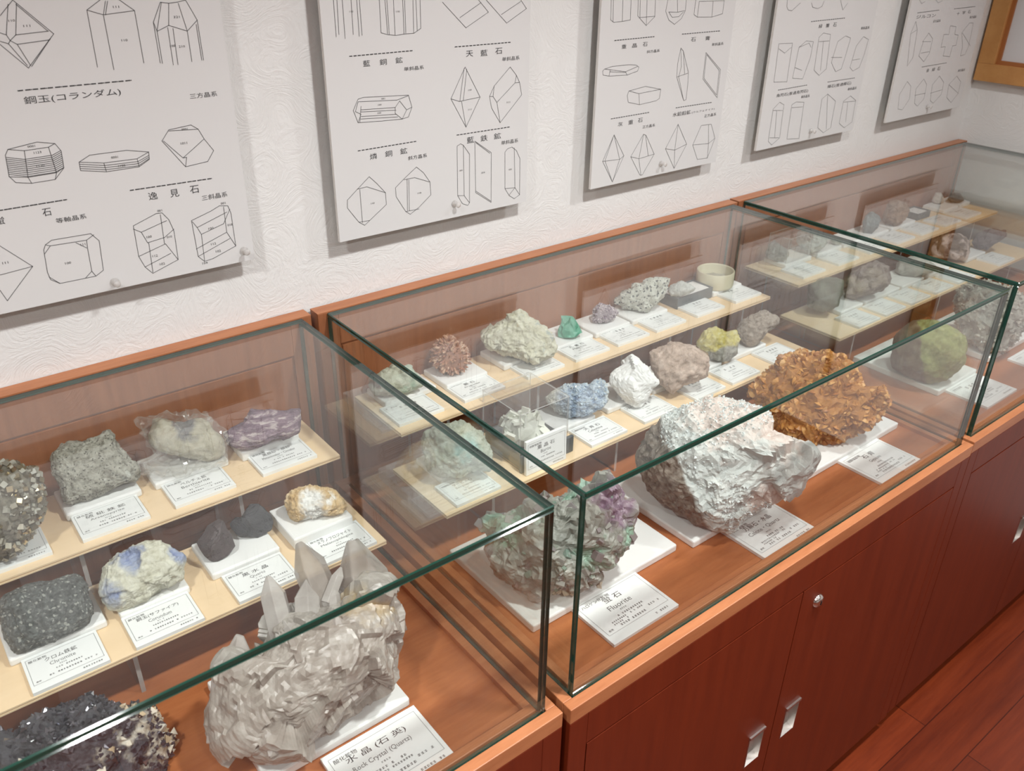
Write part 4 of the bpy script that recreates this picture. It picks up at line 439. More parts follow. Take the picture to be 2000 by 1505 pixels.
    # clear pins along the lower edge
def pin(x, z, where):
    c = empty('push_pin', (x, PYF, z), where, 'pin', 'clear pins holding the posters')
    m = MB().lathe([(.0001, 0), (.0065, .0004), (.0065, .002), (.003, .004), (.0026, .009), (.005, .012), (.0052, .0142), (.0001, .0146)], 20)
    h = m.build('head', M['acrylic_edge'], c, smooth=True); h.rotation_euler = (pi/2, 0, 0); h.location = (0, -.0006, 0)
    s = MB().cyl((0, 0, 0), .0006, -.0140, .0, 8).build('needle', M['steel'], c); s.rotation_euler = (pi/2, 0, 0); s.location = (0, -.0005, 0)
for (x, z), wh in zip([(-.0895, .391), (-.247, .386), (.2330, .3945), (.671, .389), (1.108, .391), (1.560, .390)], ['clear pin at the lower right corner of the corundum poster', 'clear pin in the lower edge of the leftmost poster, left of its corner pin', 'clear pin in the lower edge of the azurite poster', 'clear pin in the lower edge of the barite poster', 'clear pin in the lower edge of the fourth poster', 'clear pin in the lower edge of the rightmost poster']): pin(x*S, (z+FLOOR)*S, wh)
# ------------------------------------------------------------------ oak frame on the right wall
fr = empty('wall_frame', (XR, -.45*S, (.4255+FLOOR)*S), 'oak-framed white board hanging on the right wall at the corner', 'frame')
fy0, fy1, fz1, fw, ft = -.45*S, .450*S-.001, .62*S, .0405*S, .018*S
m = MB().box(-ft, 0, fy0, fy1, 0, fw).box(-ft, 0, fy0, fy1, fz1-fw, fz1).box(-ft, 0, fy1-fw, fy1, fw, fz1-fw).box(-ft, 0, fy0, fy0+fw, fw, fz1-fw)
m.build('frame', M['frame_wood'], fr, bevel=.0015)
m = MB(); g = .009*S
m.box(-ft*.55, -.002, fy0+fw, fy1-fw, fw, fw+g).box(-ft*.55, -.002, fy1-fw-g, fy1-fw, fw+g, fz1-fw).box(-ft*.55, -.002, fy0+fw, fy0+fw+g, fw+g, fz1-fw).box(-ft*.55, -.002, fy0+fw+g, fy1-fw-g, fz1-fw-g, fz1-fw)
m.build('inner_lip', M['frame_lip'], fr)
MB().box(-.006, -.001, fy0+fw+g, fy1-fw-g, fw+g, fz1-fw-g).build('board', M['board'], fr)
# ------------------------------------------------------------------ name cards
SULF, OXI, SULT, CARB, HALO = '硫化鉱物', '酸化鉱物', '硫酸塩鉱物', '炭酸塩鉱物', 'ハロゲン化鉱物'
CT = {'pyrite': (SULF, '黄 鉄 鉱', 'Pyrite', 'under the brassy pyrite cluster at the left picture edge'), 'arseno': (SULF, '硫 砒 鉄 鉱', 'Arsenopyrite', 'in front of the square grey rock'), 'bagrock': (SULF, 'ベルチェ鉱', 'Berthierite', 'in front of the bagged stone'), 'cinnabar': (SULF, '黒辰砂・辰砂', 'Metacinnabar・Cinnabar', 'in front of the purple banded slab'),
 'chromite': (OXI, 'クロム鉄鉱', 'Chromite', 'in front of the dark grey block'), 'corundum': (OXI, '鋼玉(サファイア)', 'Corundum', 'in front of the blue-spotted cream rock'), 'blackq': (OXI, '黒 水 晶', 'Quartz', 'in front of the two black crystals'), 'geode': (OXI, 'メラノフロジャイト', 'Melanophlogite', 'in front of the tan geode half'),
 'palegreen': (None, None, None, 'in front of the pale green rock'), 'reddish': (CARB, '霰 石', 'Aragonite', 'in front of the reddish crystal ball'), 'cream': (None, None, None, 'in front of the large cream rock'), 'green': (CARB, '孔 雀 石', 'Malachite', 'in front of the green stone'), 'violet': (None, None, None, 'in front of the small lilac cluster'), 'speckled': (None, None, None, 'in front of the black-specked white rock'), 'tray': (None, None, None, 'in front of the dark specimen tray'), 'dish': (None, None, None, 'in front of the cream ring dish'),
 'serpent': (SULT, 'サービエ石', 'Serpierite', 'in front of the grey-green rock with a turquoise spot'), 'celestine': (SULT, '天 青 石', 'Celestine', 'in front of the pale blue cluster'), 'white': (None, None, None, 'in front of the snow-white rock'), 'pink': (None, None, None, 'in front of the pinkish brown rock'), 'sulfur': (None, None, None, 'in front of the yellow-topped grey rock'), 'tufa': (None, None, None, 'in front of the long buff rock')}
ORD = ['first', 'second', 'third', 'fourth', 'fifth', 'sixth', 'seventh']
def print_card(mb, key, w_, h_, bigc=False):
    X = lambda a: (a-.5)*w_; Y = lambda b: (.5-b)*h_ ; z = .0003
    fr_ = [(.045, .09), (.955, .09), (.955, .83), (.045, .83), (.045, .09)]
    ribbon(mb, [(X(a), Y(b)) for a, b in fr_], .0005, z, 1)
    cat, ti, en = CT[key][:3] if key in CT else (None, None, None)
    if cat: text(mb, cat, X(.07+.03*len(cat)), Y(.165), .058*len(cat)*w_, .05*w_, z, 0)
    else: marks(mb, X(.07), Y(.165), 5, .044*w_, z, 0, 1.2)
    if ti: text(mb, ti, X(.48), Y(.27 if not bigc else .25), min(.62, .085*len(ti))*w_, .085*w_, z, 0)
    else: marks(mb, X(.33), Y(.27), 4, .07*w_, z, 0, 1.5)
    if en: text(mb, en, X(.48), Y(.42), min(.6, .042*len(en))*w_, .07*w_, z, 1)
    else: marks(mb, X(.36), Y(.42), 8, .032*w_, z, 1, 1.05)
    marks(mb, X(.42), Y(.52), 4, .022*w_, z, 1)
    marks(mb, X(.33), Y(.60), 12, .028*w_, z, 0)
    if bigc:
        marks(mb, X(.20), Y(.66), 18, .024*w_, z, 0); marks(mb, X(.20), Y(.71), 9, .024*w_, z, 0)
    if cat: text(mb, '産地', X(.115), Y(.765), .065*w_, .03*w_, z, 0)
    else: marks(mb, X(.08), Y(.765), 2, .03*w_, z, 0)
    marks(mb, X(.26), Y(.72 if not bigc else .765), 12, .031*w_, z, 0); marks(mb, X(.72), Y(.715), 5, .031*w_, z, 1)
    marks(mb, X(.66), Y(.915), 8, .029*w_, z, 0)
CWW, CHH, CTH = .075*S, .055*S, .005*S
def card(key, x, y, z, where, w_=CWW, h_=CHH, bigc=False, rot=None, grp='mineral name cards'):
    o = MB().box(-w_/2, w_/2, -h_/2, h_/2, 0, CTH).build('name_card', M['card'], None, (x+w_/2, y+h_/2, z), bevel=.0006)
    tag(o, 'name card '+where, 'card', grp)
    t = MB(); print_card(t, key, w_, h_, bigc); t.build('printed_text', [M['ink'], M['ink_soft']], o, (0, 0, CTH), flip=False)
    return o
U3 = {'u': [.983, 1.104, 1.222, 1.327, 1.430, 1.534, 1.632], 'l': [1.016, 1.112, 1.209, 1.306, 1.404, 1.592]}
for key, (x, y, z) in CARDS:
    if key.startswith('u3'):
        i = int(key[3:]); lev = 'upper' if key[2] == 'u' else 'lower'
        if i >= len(U3[key[2]]): continue
        x = U3[key[2]][i]*S; where = 'on the right case %s shelf, %s from its left end' % (lev, ORD[i])
    else: where = CT[key][3]
    card(key, x, y, z, where)
card('celestine', 0, 0, 0, 'x') if False else None
CT['quartz'] = (OXI, '水 晶 (石 英)', 'Rock Crystal (Quartz)', 'on the deck in front of the big clear quartz cluster'); CT['fluorite'] = (HALO, '蛍 石', 'Fluorite', 'on the deck in front of the green and purple fluorite'); CT['bigwhite'] = (CARB, '方解石・水晶', 'Calcite・Quartz', 'on the deck, partly under the big white rock'); CT['gypsum'] = (SULT, '石 膏', 'Gypsum', 'on the deck in front of the amber crystal cluster'); CT['olivine'] = (None, None, None, 'on the deck in front of the olive green rock'); CT['greycluster'] = (None, None, None, 'before the grey cluster at the right picture edge')
for key, (x, y, z) in BIGCARDS: card(key, x, y, z, CT[key][3], .114*S, .082*S, True, None, 'large cards on the decks')
# the upright card leaning on the acrylic box
CT['barite'] = (SULT, '重 晶 石', 'Barite', '')
o = card('barite', .182*S, 0, (.066+FLOOR)*S, 'standing upright against the clear acrylic box'); o.rotation_euler = (pi/2-.04, 0, 0); o.location = ((.182+.0375)*S, -.2565*S, (.0665+FLOOR)*S+CHH/2)
# ------------------------------------------------------------------ foam pads
PH = .010*S
def pad(x0, x1, y0, y1, zs, h, where):
    x0, x1, y0, y1 = (t*S for t in (x0, x1, y0, y1)); z = (zs+FLOOR)*S
    o = MB().box(-(x1-x0)/2, (x1-x0)/2, -(y1-y0)/2, (y1-y0)/2, 0, h*S).build('foam_pad', M['foam'], None, ((x0+x1)/2, (y0+y1)/2, z), bevel=.003)
    tag(o, 'foam pad '+where, 'pad', 'white foam pads under the minerals')
UPZ, LOZ, DKZ = .139, .066, -.007
uy0, uy1 = -.089, -.034; ly0, ly1 = -.207, -.140
for a in [(-.515, -.43, uy0, uy1, 'under the brassy pyrite'), (-.370, -.284, uy0-.004, uy1, 'under the square grey rock'), (-.268, -.175, uy0-.004, uy1, 'under the bagged stone'), (-.158, -.078, uy0-.008, uy1+.004, 'under the purple banded slab'),
          (.060, .148, uy0, uy1, 'under the pale green rock'), (.160, .236, uy0-.010, uy1, 'under the reddish crystal ball'), (.268, .348, uy0-.010, uy1, 'under the large cream rock'), (.374, .458, uy0-.010, uy1, 'under the green stone'), (.464, .545, uy0-.010, uy1, 'under the small lilac cluster'), (.551, .640, uy0-.010, uy1, 'under the black-specked white rock'), (.765, .848, uy0-.010, uy1+.002, 'under the cream ring dish'),
          (1.0, 1.09, uy0, uy1, 'under the smoky stone, right case'), (1.11, 1.20, uy0, uy1, 'under the lacy white cluster, right case'), (1.21, 1.285, uy0, uy1, 'under the flat pale stone, right case'), (1.30, 1.385, uy0, uy1, 'under the slate grey stone, right case'), (1.395, 1.50, uy0, uy1, 'under the rusty brown rock, right case'), (1.63, 1.70, uy0, uy1, 'under the white pillar, right case'), (1.71, 1.76, uy0, uy1, 'under the dark brown stone, right case')]:
    pad(*a[:4], UPZ, .010 if 'purple' not in a[4] else .014, a[4])
for a in [(-.470, -.372, ly0-.001, ly1, 'under the dark grey block'), (-.358, -.280, ly0-.003, ly1, 'under the blue-spotted cream rock'), (-.252, -.166, ly0, ly1+.004, 'under the two black crystals'), (-.150, -.068, ly0-.008, ly1, 'under the tan geode half'), (.075, .160, ly0, ly1, 'under the grey-green rock with a turquoise spot'), (.285, .368, ly0, ly1, 'under the pale blue cluster'), (.395, .480, ly0, ly1, 'under the snow-white rock'), (.50, .585, ly0, ly1, 'under the pinkish brown rock'), (.60, .675, ly0, ly1, 'under the yellow-topped grey rock'), (.70, .80, ly0, ly1, 'under the long buff rock'),
          (1.04, 1.12, ly0, ly1, 'under the grey-green rock, right case'), (1.13, 1.26, ly0, ly1, 'under the mauve rock, right case'), (1.27, 1.36, ly0, ly1, 'under the flat grey stone, right case'), (1.375, 1.47, ly0, ly1, 'under the two-toned rock, right case'), (1.55, 1.64, ly0, ly1, 'under the dark spiky cluster, right case')]:
    pad(*a[:4], LOZ, .018 if 'geode' in a[4] else .010, a[4])
for a in [(-.302, -.133, -.4485, -.29, 'under the big clear quartz cluster'), (.045, .303, -.4475, -.266, 'under the green and purple fluorite'), (.325, .575, -.4585, -.285, 'under the big white rock'), (.585, .856, -.4565, -.27, 'under the amber crystal cluster'), (1.022, 1.167, -.4400, -.262, 'under the olive green rock'), (1.237, 1.46, -.4300, -.27, 'under the grey glittering cluster')]:
    pad(*a[:4], DKZ, .012, a[4])
# ------------------------------------------------------------------ minerals
def basis(d):
    d = Vector(d); r_ = d.cross(Vector((0, 0, 1))).normalized(); u_ = r_.cross(d); return r_, u_, -d
_ico = {}
def ico(n):
    if n not in _ico:
        bm = bmesh.new(); bmesh.ops.create_icosphere(bm, subdivisions=n, radius=1)
        _ico[n] = ([tuple(v.co) for v in bm.verts], [tuple(v.index for v in f_.verts) for f_ in bm.faces]); bm.free()
    return _ico[n]
def rock_geo(key, sub=6, front=.3, back=.45, pw=.72, pc=1.0, amp=.02, freq=3, oct=5, fac=0, ffreq=5, jit=0, seed=0, rgh=.022, rfreq=13, cut=None, plan=None):
    R = ROCKS[key]; o = Vector(R['o']); rr, uu, ww = basis(R['d']); P = R['uv']; n = len(P)
    ar = 0; cx = cy_ = 0
    for i in range(n):
        x0, y0 = P[i]; x1, y1 = P[(i+1) % n]; c = x0*y1-x1*y0; ar += c; cx += (x0+x1)*c; cy_ += (y0+y1)*c
    cx /= 3*ar; cy_ /= 3*ar; size = sqrt(abs(ar)/2)
    K = 256; rad = [0]*K
    for k in range(K):
        a = 2*pi*k/K; dx, dy = cos(a), sin(a); best = 0
        for i in range(n):
            x0, y0 = P[i][0]-cx, P[i][1]-cy_; x1, y1 = P[(i+1) % n][0]-cx, P[(i+1) % n][1]-cy_
            ex, ey = x1-x0, y1-y0; den = dx*ey-dy*ex
            if abs(den) < 1e-12: continue
            t = (x0*ey-y0*ex)/den; s_ = (x0*dy-y0*dx)/den
            if t > 0 and -1e-6 <= s_ <= 1+1e-6: best = max(best, t)
        rad[k] = best or size
    V, F = ico(sub); zs = o.z; pts = []; qs = []; off = Vector((seed*3.1, seed*1.7, seed*2.3)); nrm = []
    cen = o+rr*cx+uu*cy_
    for a, b, c in V:
        th = atan2(b, a) % (2*pi); k = th/(2*pi)*K; i0 = int(k) % K; fr_ = k-int(k); Rr = rad[i0]*(1-fr_)+rad[(i0+1) % K]*fr_
        rho = sqrt(a*a+b*b); s_ = rho**pw
        w_ = (front if c > 0 else -back)*size*abs(c)**pc
        p = cen+rr*(cos(th)*Rr*s_)+uu*(sin(th)*Rr*s_)+ww*w_
        q = (p-cen)/size
        nd = (rr*a+uu*b+ww*c)
        pts.append(p); nrm.append(nd); qs.append(q)
    sil = [pts[i] for i in range(len(pts)) if abs(V[i][2]) < .08]
    if cut:
        rg = random.Random(seed)
        for _ in range(cut[0]):
            pn = (ww+rr*rg.uniform(-.9, .9)+uu*rg.uniform(-.8, .9)).normalized()
            hs = max(max((p-cen).dot(pn) for p in pts)*rg.uniform(cut[1], cut[2]), max((p-cen).dot(pn) for p in sil)*.985)
            for i, p in enumerate(pts):
                e = (p-cen).dot(pn)-hs
                if e > 0: pts[i] = p-pn*e
    me = bpy.data.meshes.new('tmp'); me.from_pydata(pts, [], F); me.update(); vn = [Vector(v.vector) for v in me.vertex_normals]; bpy.data.meshes.remove(me)
    for i, p in enumerate(pts):
        q = qs[i]; dsp = 0; n_ = vn[i] if vn[i].dot(nrm[i]) > .1 else nrm[i]
        if amp: dsp += amp*noise.fractal(q*freq+off, .9, 2.0, oct)
        if rgh: dsp += rgh*noise.fractal(q*rfreq+off, .55, 2.1, 4)
        if fac:
            dv, pv = noise.voronoi(q*ffreq+off); dsp += fac*(dv[1]-dv[0]-.35)
        if plan:
            for am, fq in plan:
                qq = q*fq+off; dv, pv = noise.voronoi(qq); sl = noise.noise_vector(pv[0]*7.31+Vector((.3, .7, .1)))
                dsp += am/fq*(qq-pv[0]).dot(sl)*.8+am/fq*.12*sl.x
        if jit: dsp += jit*(noise.random()-.5)
        p = p+n_*(dsp*size*(.45+.55*min(1, abs(V[i][2])*2.2))); nrm[i] = n_
        if p.z < zs: p.z = zs+.0001
        pts[i] = p
    return pts, F, nrm, size, cen, (rr, uu, ww), zs
def place(name, key, mat, pts, F, zs, label, cat, smooth, group=None):
    bx = sum(p.x for p in pts)/len(pts); by = sum(p.y for p in pts)/len(pts); base = Vector((bx, by, zs))
    m = MB(); m.v = [tuple(p-base) for p in pts]; m.f = F; m.m = [0]*len(F)
    o = m.build(name, mat, None, base, smooth=smooth, flip=False); tag(o, label, cat, group); return o, base
def spot(key, i, base, ax, fr_=.25):
    x, y, rad = SPOTS[key][i]; R = ROCKS[key]; return tuple(Vector(R['o'])+ax[0]*x+ax[1]*y+ax[2]*rad*fr_-base), rad
def rnd_rot(): return Matrix.Rotation(random.random()*6.28, 3, 'X') @ Matrix.Rotation(random.random()*6.28, 3, 'Y') @ Matrix.Rotation(random.random()*6.28, 3, 'Z')
def align(n):
    n = n.normalized(); t = n.orthogonal().normalized(); b = n.cross(t); return Matrix((t, b, n)).transposed()
def shape(kind, s):
    if kind == 'cube': return [(x*s, y*s, z*s) for z in (-1, 1) for y in (-1, 1) for x in (-1, 1)], [(0, 2, 3, 1), (4, 5, 7, 6), (0, 1, 5, 4), (2, 6, 7, 3), (0, 4, 6, 2), (1, 3, 7, 5)]
    if kind == 'prism':
        v = []; n = 6; l = s*2.2
        for z, r_ in ((-l*.5, s*.55), (l*.5, s*.5)): v += [(r_*cos(2*pi*i/n), r_*sin(2*pi*i/n), z) for i in range(n)]
        v += [(0, 0, l*.5+s*.7)]
        return v, [tuple(range(n-1, -1, -1))]+[(i, (i+1) % n, n+(i+1) % n, n+i) for i in range(n)]+[(n+i, n+(i+1) % n, 2*n) for i in range(n)]
    if kind == 'blade':
        n = 8; v = [(s*1.25*cos(2*pi*i/n)*.9, s*.95*sin(2*pi*i/n), 0) for i in range(n)]+[(s*.2, 0, s*.6), (-s*.2, 0, -s*.6), (-s*.3, .1*s, s*.5)]
        return v, [(i, (i+1) % n, n) for i in range(n)]+[((i+1) % n, i, n+1) for i in range(n)]
    if kind == 'plate': return [(x*s, y*s*.8, z*s*.22) for z in (-1, 1) for y in (-1, 1) for x in (-1, 1)], [(0, 2, 3, 1), (4, 5, 7, 6), (0, 1, 5, 4), (2, 6, 7, 3), (0, 4, 6, 2), (1, 3, 7, 5)]
    if kind == 'tet':
        return [(s, 0, -s*.5), (-s*.6, s*.8, -s*.5), (-s*.6, -s*.8, -s*.5), (0, 0, s), (s*.4, s*.5, s*.5)], [(0, 2, 1), (0, 1, 4), (1, 3, 4), (3, 0, 4), (1, 2, 3), (2, 0, 3)]
def crust(name, root, base, pts, nrm, axes, kind, n, smin, smax, mats, out=.2, ori='rand', mask=None, smooth=False, zs=0, bevel=0, up=None):
    """a crust of crystals grown on the stone, one part"""
    m = MB(); ww = axes[2]; idx = [i for i in range(len(pts)) if nrm[i].dot(ww) > -.35 and pts[i].z > zs+.002 and (mask is None or mask(pts[i]-base, nrm[i]))]
    for _ in range(n):
        i = random.choice(idx); s = random.uniform(smin, smax)
        Rm = rnd_rot() if ori == 'rand' else align(nrm[i]+Vector([random.uniform(-.45, .45) for _ in range(3)])) @ Matrix.Rotation(random.random()*6.28, 3, 'Z')
        if ori == 'up': Rm = align(up+Vector([random.uniform(-.28, .28) for _ in range(3)])) @ Matrix.Rotation(random.random()*6.28, 3, 'Z')
        if ori == 'edge': Rm = Rm @ Matrix.Rotation(pi/2, 3, 'X')
        v, fs = shape(kind, s); c = pts[i]-base+nrm[i]*s*out
        vv = [c+Rm @ Vector(q) for q in v]
        if min(q.z for q in vv) < .0006:
            dz = .0006-min(q.z for q in vv); vv = [q+Vector((0, 0, dz)) for q in vv]
        m.add(vv, fs, random.randrange(len(mats)))
    return m.build(name, mats, root, smooth=smooth, flip=True, bevel=bevel)
g = lambda *c: tuple(c)
def mineral(key, name, label, mat, cat='mineral', smooth=True, crusts=(), group=None, **geo):
    pts, F, nrm, size, cen, axes, zs = rock_geo(key, **geo)
    base = Vector((sum(p.x for p in pts)/len(pts), sum(p.y for p in pts)/len(pts), zs))
    if callable(mat): mat = mat(base, axes)
    o, base = place(name, key, mat, pts, F, zs, label, cat, smooth, group)
    for c in crusts:
        c = dict(c); nm = c.pop('name'); c.setdefault('zs', zs); crust(nm, o, base, pts, nrm, axes, **c)
    return o, base
def tint(name, col, rough=.15, alpha=1, metal=0, spec=.5, sss=0):
    m = plain(name, col, rough, metal, spec, alpha=alpha)
    if sss:
        b = m.node_tree.nodes['Principled BSDF']; b.inputs['Subsurface Weight'].default_value = sss; b.inputs['Subsurface Radius'].default_value = (.02, .02, .02); b.inputs['Subsurface Scale'].default_value = .4
    return m
# --- left case, upper shelf
mineral('pyrite', 'pyrite_cluster', 'brassy grey pyrite cluster of tiny cubes at the left picture edge', stone('pyrite_matrix', [(.3, g(.10, .09, .07)), (.6, g(.26, .24, .19)), (.8, g(.34, .32, .26))], 70, bump=.8), sub=6, front=.55, back=.5, amp=.05, freq=4, fac=.06, ffreq=6, seed=1,
        crusts=[dict(name='cube_crystals', kind='cube', n=900, smin=.0012, smax=.0042, out=.3, mats=[tint('pyrite_brass', (.50, .44, .31), .22, metal=1), tint('pyrite_grey', (.30, .28, .23), .35, metal=.8), tint('pyrite_dark', (.20, .185, .15), .45, metal=.5), tint('pyrite_pale', (.36, .35, .30), .4)])])
mineral('arseno', 'square_rock', 'roughly square light grey pitted rock on the upper shelf of the left case', stone('grey_pitted', [(.33, g(.20, .19, .155)), (.47, g(.40, .39, .33)), (.6, g(.52, .51, .44)), (.78, g(.60, .60, .53))], 95, 6, rough=.8, bump=1.0, bscale=220, patch=[(g(.62, .63, .57), 28, .62, .06)], grain=(g(.16, .155, .13), 420, .90)), sub=6, front=.28, back=.35, pw=.5, amp=.045, freq=5, oct=6, rgh=.03, plan=[(.4, 1.8)], seed=2)
mineral('bagrock', 'berthierite_rock', 'cream rock with a grey streak sealed in a clear plastic bag', lambda b_, ax: stone('cream_grey', [(.3, g(.40, .36, .26)), (.55, g(.56, .52, .41)), (.8, g(.63, .60, .50))], 45, rough=.7, spots=[(*spot('bagrock', k, b_, ax, .8), .4, [(.3, g(.14, .14, .15)), (.6, g(.24, .235, .24))]) for k in (0, 1)]), sub=5, front=.4, back=.4, amp=.06, freq=3.5, seed=3)
film, fb = mineral('bag', 'plastic_bag', 'clear crinkled plastic bag wrapped around the cream rock', M['film'], cat='bag', sub=5, front=.38, back=.36, pw=.7, amp=.05, freq=5, oct=5, plan=[(1.5, 2.5), (1.2, 5)], seed=4, smooth=False)
mineral('cinnabar', 'purple_slab', 'purple and pale banded mineral slab at the right end of the left upper shelf', stone('purple_bands', [(.34, g(.10, .06, .09)), (.46, g(.18, .12, .16)), (.54, g(.27, .19, .23)), (.60, g(.48, .41, .41)), (.75, g(.60, .52, .50))], 1, 6, rough=.65, bump=.7, bscale=160, band=((30, 30, 130), (0, -.12, 0)), patch=[(g(.50, .38, .30), 40, .66, .05)]), sub=5, front=.25, back=.3, pw=.5, amp=.035, freq=5, rgh=.03, plan=[(.35, 2.5)], seed=5)
# --- left case, lower shelf
mineral('chromite', 'chromite_block', 'dark grey granular rounded block at the left end of the left lower shelf', stone('chromite_grey', [(.33, g(.045, .05, .05)), (.5, g(.105, .115, .112)), (.66, g(.20, .215, .205)), (.8, g(.27, .28, .26))], 150, 6, rough=.5, bump=.8, bscale=260, grain=(g(.36, .37, .34), 330, .90)), sub=6, front=.34, back=.4, pw=.48, amp=.03, freq=6, rgh=.018, plan=[(.3, 1.6)], seed=6)
mineral('corundum', 'sapphire_rock', 'cream rock with blotches of blue sapphire', lambda b_, ax: stone('cream_blue', [(.3, g(.46, .44, .33)), (.5, g(.62, .61, .50)), (.75, g(.70, .69, .60))], 60, rough=.75, bump=.7, bscale=170, patch=[(g(.60, .47, .30), 30, .66, .08)], spots=[(*spot('corundum', k, b_, ax, .6), .7, [(.3, g(.17, .22, .40)), (.6, g(.33, .38, .52))]) for k in range(5)]), sub=6, front=.34, back=.4, amp=.04, freq=4, rgh=.028, plan=[(.5, 2.2), (.3, 6)], seed=7)
bq = stone('black_quartz', [(.3, g(.032, .024, .025)), (.6, g(.066, .05, .052)), (.85, g(.12, .095, .095))], 60, rough=.42, bump=.35, bscale=300)
mineral('blackq_a', 'black_crystal', 'dark brown-black quartz crystal, left of the pair on the left lower shelf', bq, sub=5, front=.6, back=.5, pw=.8, amp=.01, freq=3, rgh=.008, cut=(14, .60, .84), plan=[(.35, 1.7)], seed=8, smooth=False)
mineral('blackq_b', 'black_crystal', 'larger blue-black quartz crystal, right of the pair on the left lower shelf', stone('black_quartz_blue', [(.3, g(.022, .024, .028)), (.6, g(.045, .048, .054)), (.85, g(.07, .07, .075))], 50, rough=.38, bump=.3), sub=5, front=.6, back=.5, pw=.8, amp=.01, freq=3, rgh=.008, cut=(14, .60, .84), plan=[(.35, 1.7)], seed=9, smooth=False)
mineral('geode', 'geode_half', 'tan rounded geode with a white hollow on the left lower shelf', lambda b_, ax: stone('tan_white', [(.3, g(.42, .25, .09)), (.5, g(.62, .44, .23)), (.75, g(.74, .60, .40))], 75, rough=.7, bump=.7, bscale=160, spots=[(*spot('geode', k, b_, ax, .3), .5, [(.35, g(.60, .58, .54)), (.5, g(.80, .79, .76))]) for k in (0, 1)]), sub=6, front=.35, back=.4, amp=.06, freq=4, rgh=.045, plan=[(.25, 3)], seed=10)
# --- left case, deck
mineral('sphalerite', 'sphalerite_cluster', 'glittering dark grey sphalerite mass with white patches at the lower left corner', lambda b_, ax: stone('sphalerite_dark', [(.3, g(.028, .028, .035)), (.55, g(.07, .07, .082)), (.8, g(.14, .14, .16))], 70, rough=.3, spec=.7, bump=.9, bscale=240, patch=[(g(.33, .17, .08), 24, .70, .05)], spots=[(*spot('sphalerite', k, b_, ax, .5), .4, [(.35, g(.40, .31, .22)), (.5, g(.62, .56, .47)), (.7, g(.70, .67, .60))]) for k in (0, 1, 2)]), sub=6, front=.5, back=.4, amp=.10, freq=4, fac=.10, ffreq=5, jit=.012, seed=11, smooth=False,
        crusts=[dict(name='dark_crystals', kind='tet', n=1500, smin=.0018, smax=.0052, out=.25, mats=[tint('sphal_a', (.10, .10, .125), .12, metal=.8), tint('sphal_b', (.045, .045, .055), .18, spec=.8), tint('sphal_c', (.20, .20, .23), .15, metal=.7)]),
                dict(name='white_crust', kind='tet', n=420, smin=.003, smax=.0075, out=.15, mats=[tint('sphal_white', (.62, .56, .47), .55), tint('sphal_tan', (.48, .37, .24), .6)], mask=lambda p, n: noise.noise(p*16+Vector((3, 1, 2))) > .16 and p.z < .10)])
milk = lambda b_, ax: stone('milky_quartz', [(.3, g(.30, .265, .23)), (.5, g(.41, .375, .335)), (.75, g(.55, .52, .475))], 30, rough=.16, spec=.6, bump=.25, bscale=90, patch=[(g(.25, .21, .17), 70, .72, .03)], trans=.22, spots=[(*spot('quartz', k, b_, ax, .8), .8, [(.3, g(.42, .29, .12)), (.6, g(.56, .44, .27))]) for k in (0, 1)])
o, qb = mineral('quartz', 'quartz_cluster', 'big milky quartz cluster with clear pointed crystals on the left deck', milk, sub=6, front=.36, back=.38, amp=.03, freq=3.2, rgh=.012, plan=[(.9, 2.4), (.5, 5)], seed=12, smooth=False)
qup = (Vector(QCRYST[3][0])-Vector(QCRYST[3][1])).normalized()
def quartz_point(root, base, tip, bot, r0, mat):
    tip, bot = Vector(tip), Vector(bot); ax = tip-bot; l = ax.length; Rm = align(ax); m = MB(); n = 6; tl = min(l*.45, r0*1.55); a0 = random.random()
    rad = [r0*random.uniform(.88, 1.08) for _ in range(n)]
    P_ = lambda r_, i, z: tuple(bot-base+Rm @ Vector((r_*cos(a0+2*pi*i/n), r_*sin(a0+2*pi*i/n), z)))
    v = [P_(rad[i]*1.04, i, 0) for i in range(n)]+[P_(rad[i]*.96, i, l-tl*random.uniform(.82, 1.12)) for i in range(n)]+[P_(rad[i]*random.uniform(.10, .30), i, l-random.uniform(.02, .12)*tl) for i in range(n)]
    fs = [tuple(range(n-1, -1, -1)), tuple(2*n+i for i in range(n))]+[(j*n+i, j*n+(i+1) % n, (j+1)*n+(i+1) % n, (j+1)*n+i) for j in range(2) for i in range(n)]
    m.add([(x, y, max(z, .0006)) for x, y, z in v], fs); return m.build('crystal', mat, root, bevel=r0*.05)
cq = [stone('clear_quartz_%d' % i, [(.3, g(*a)), (.6, g(*b_))], 16, rough=.10, spec=.7, bump=.12, bscale=60) for i, (a, b_) in enumerate([((.36, .325, .30), (.52, .485, .455)), ((.27, .225, .195), (.42, .38, .34))])]
for m_, al in zip(cq, (.74, .62)): m_.node_tree.nodes['Principled BSDF'].inputs['Alpha'].default_value = al
qp, qF, qn, qs, qc, qax, qz = rock_geo('quartz', sub=5, front=.36, back=.38, amp=.03, freq=3.2, rgh=.012, plan=[(.9, 2.4), (.5, 5)], seed=12)
for m_ in cq: pass
crust('small_crystals', o, qb, qp, qn, qax, 'prism', 40, .006, .017, cq, out=-.75, ori='up', up=qup, zs=qz+.03, mask=lambda p, n: p.z > .05)
for i, (t, b_, r0) in enumerate(QCRYST): quartz_point(o, qb, t, b_, r0, cq[1 if i in (3, 4) else 0])
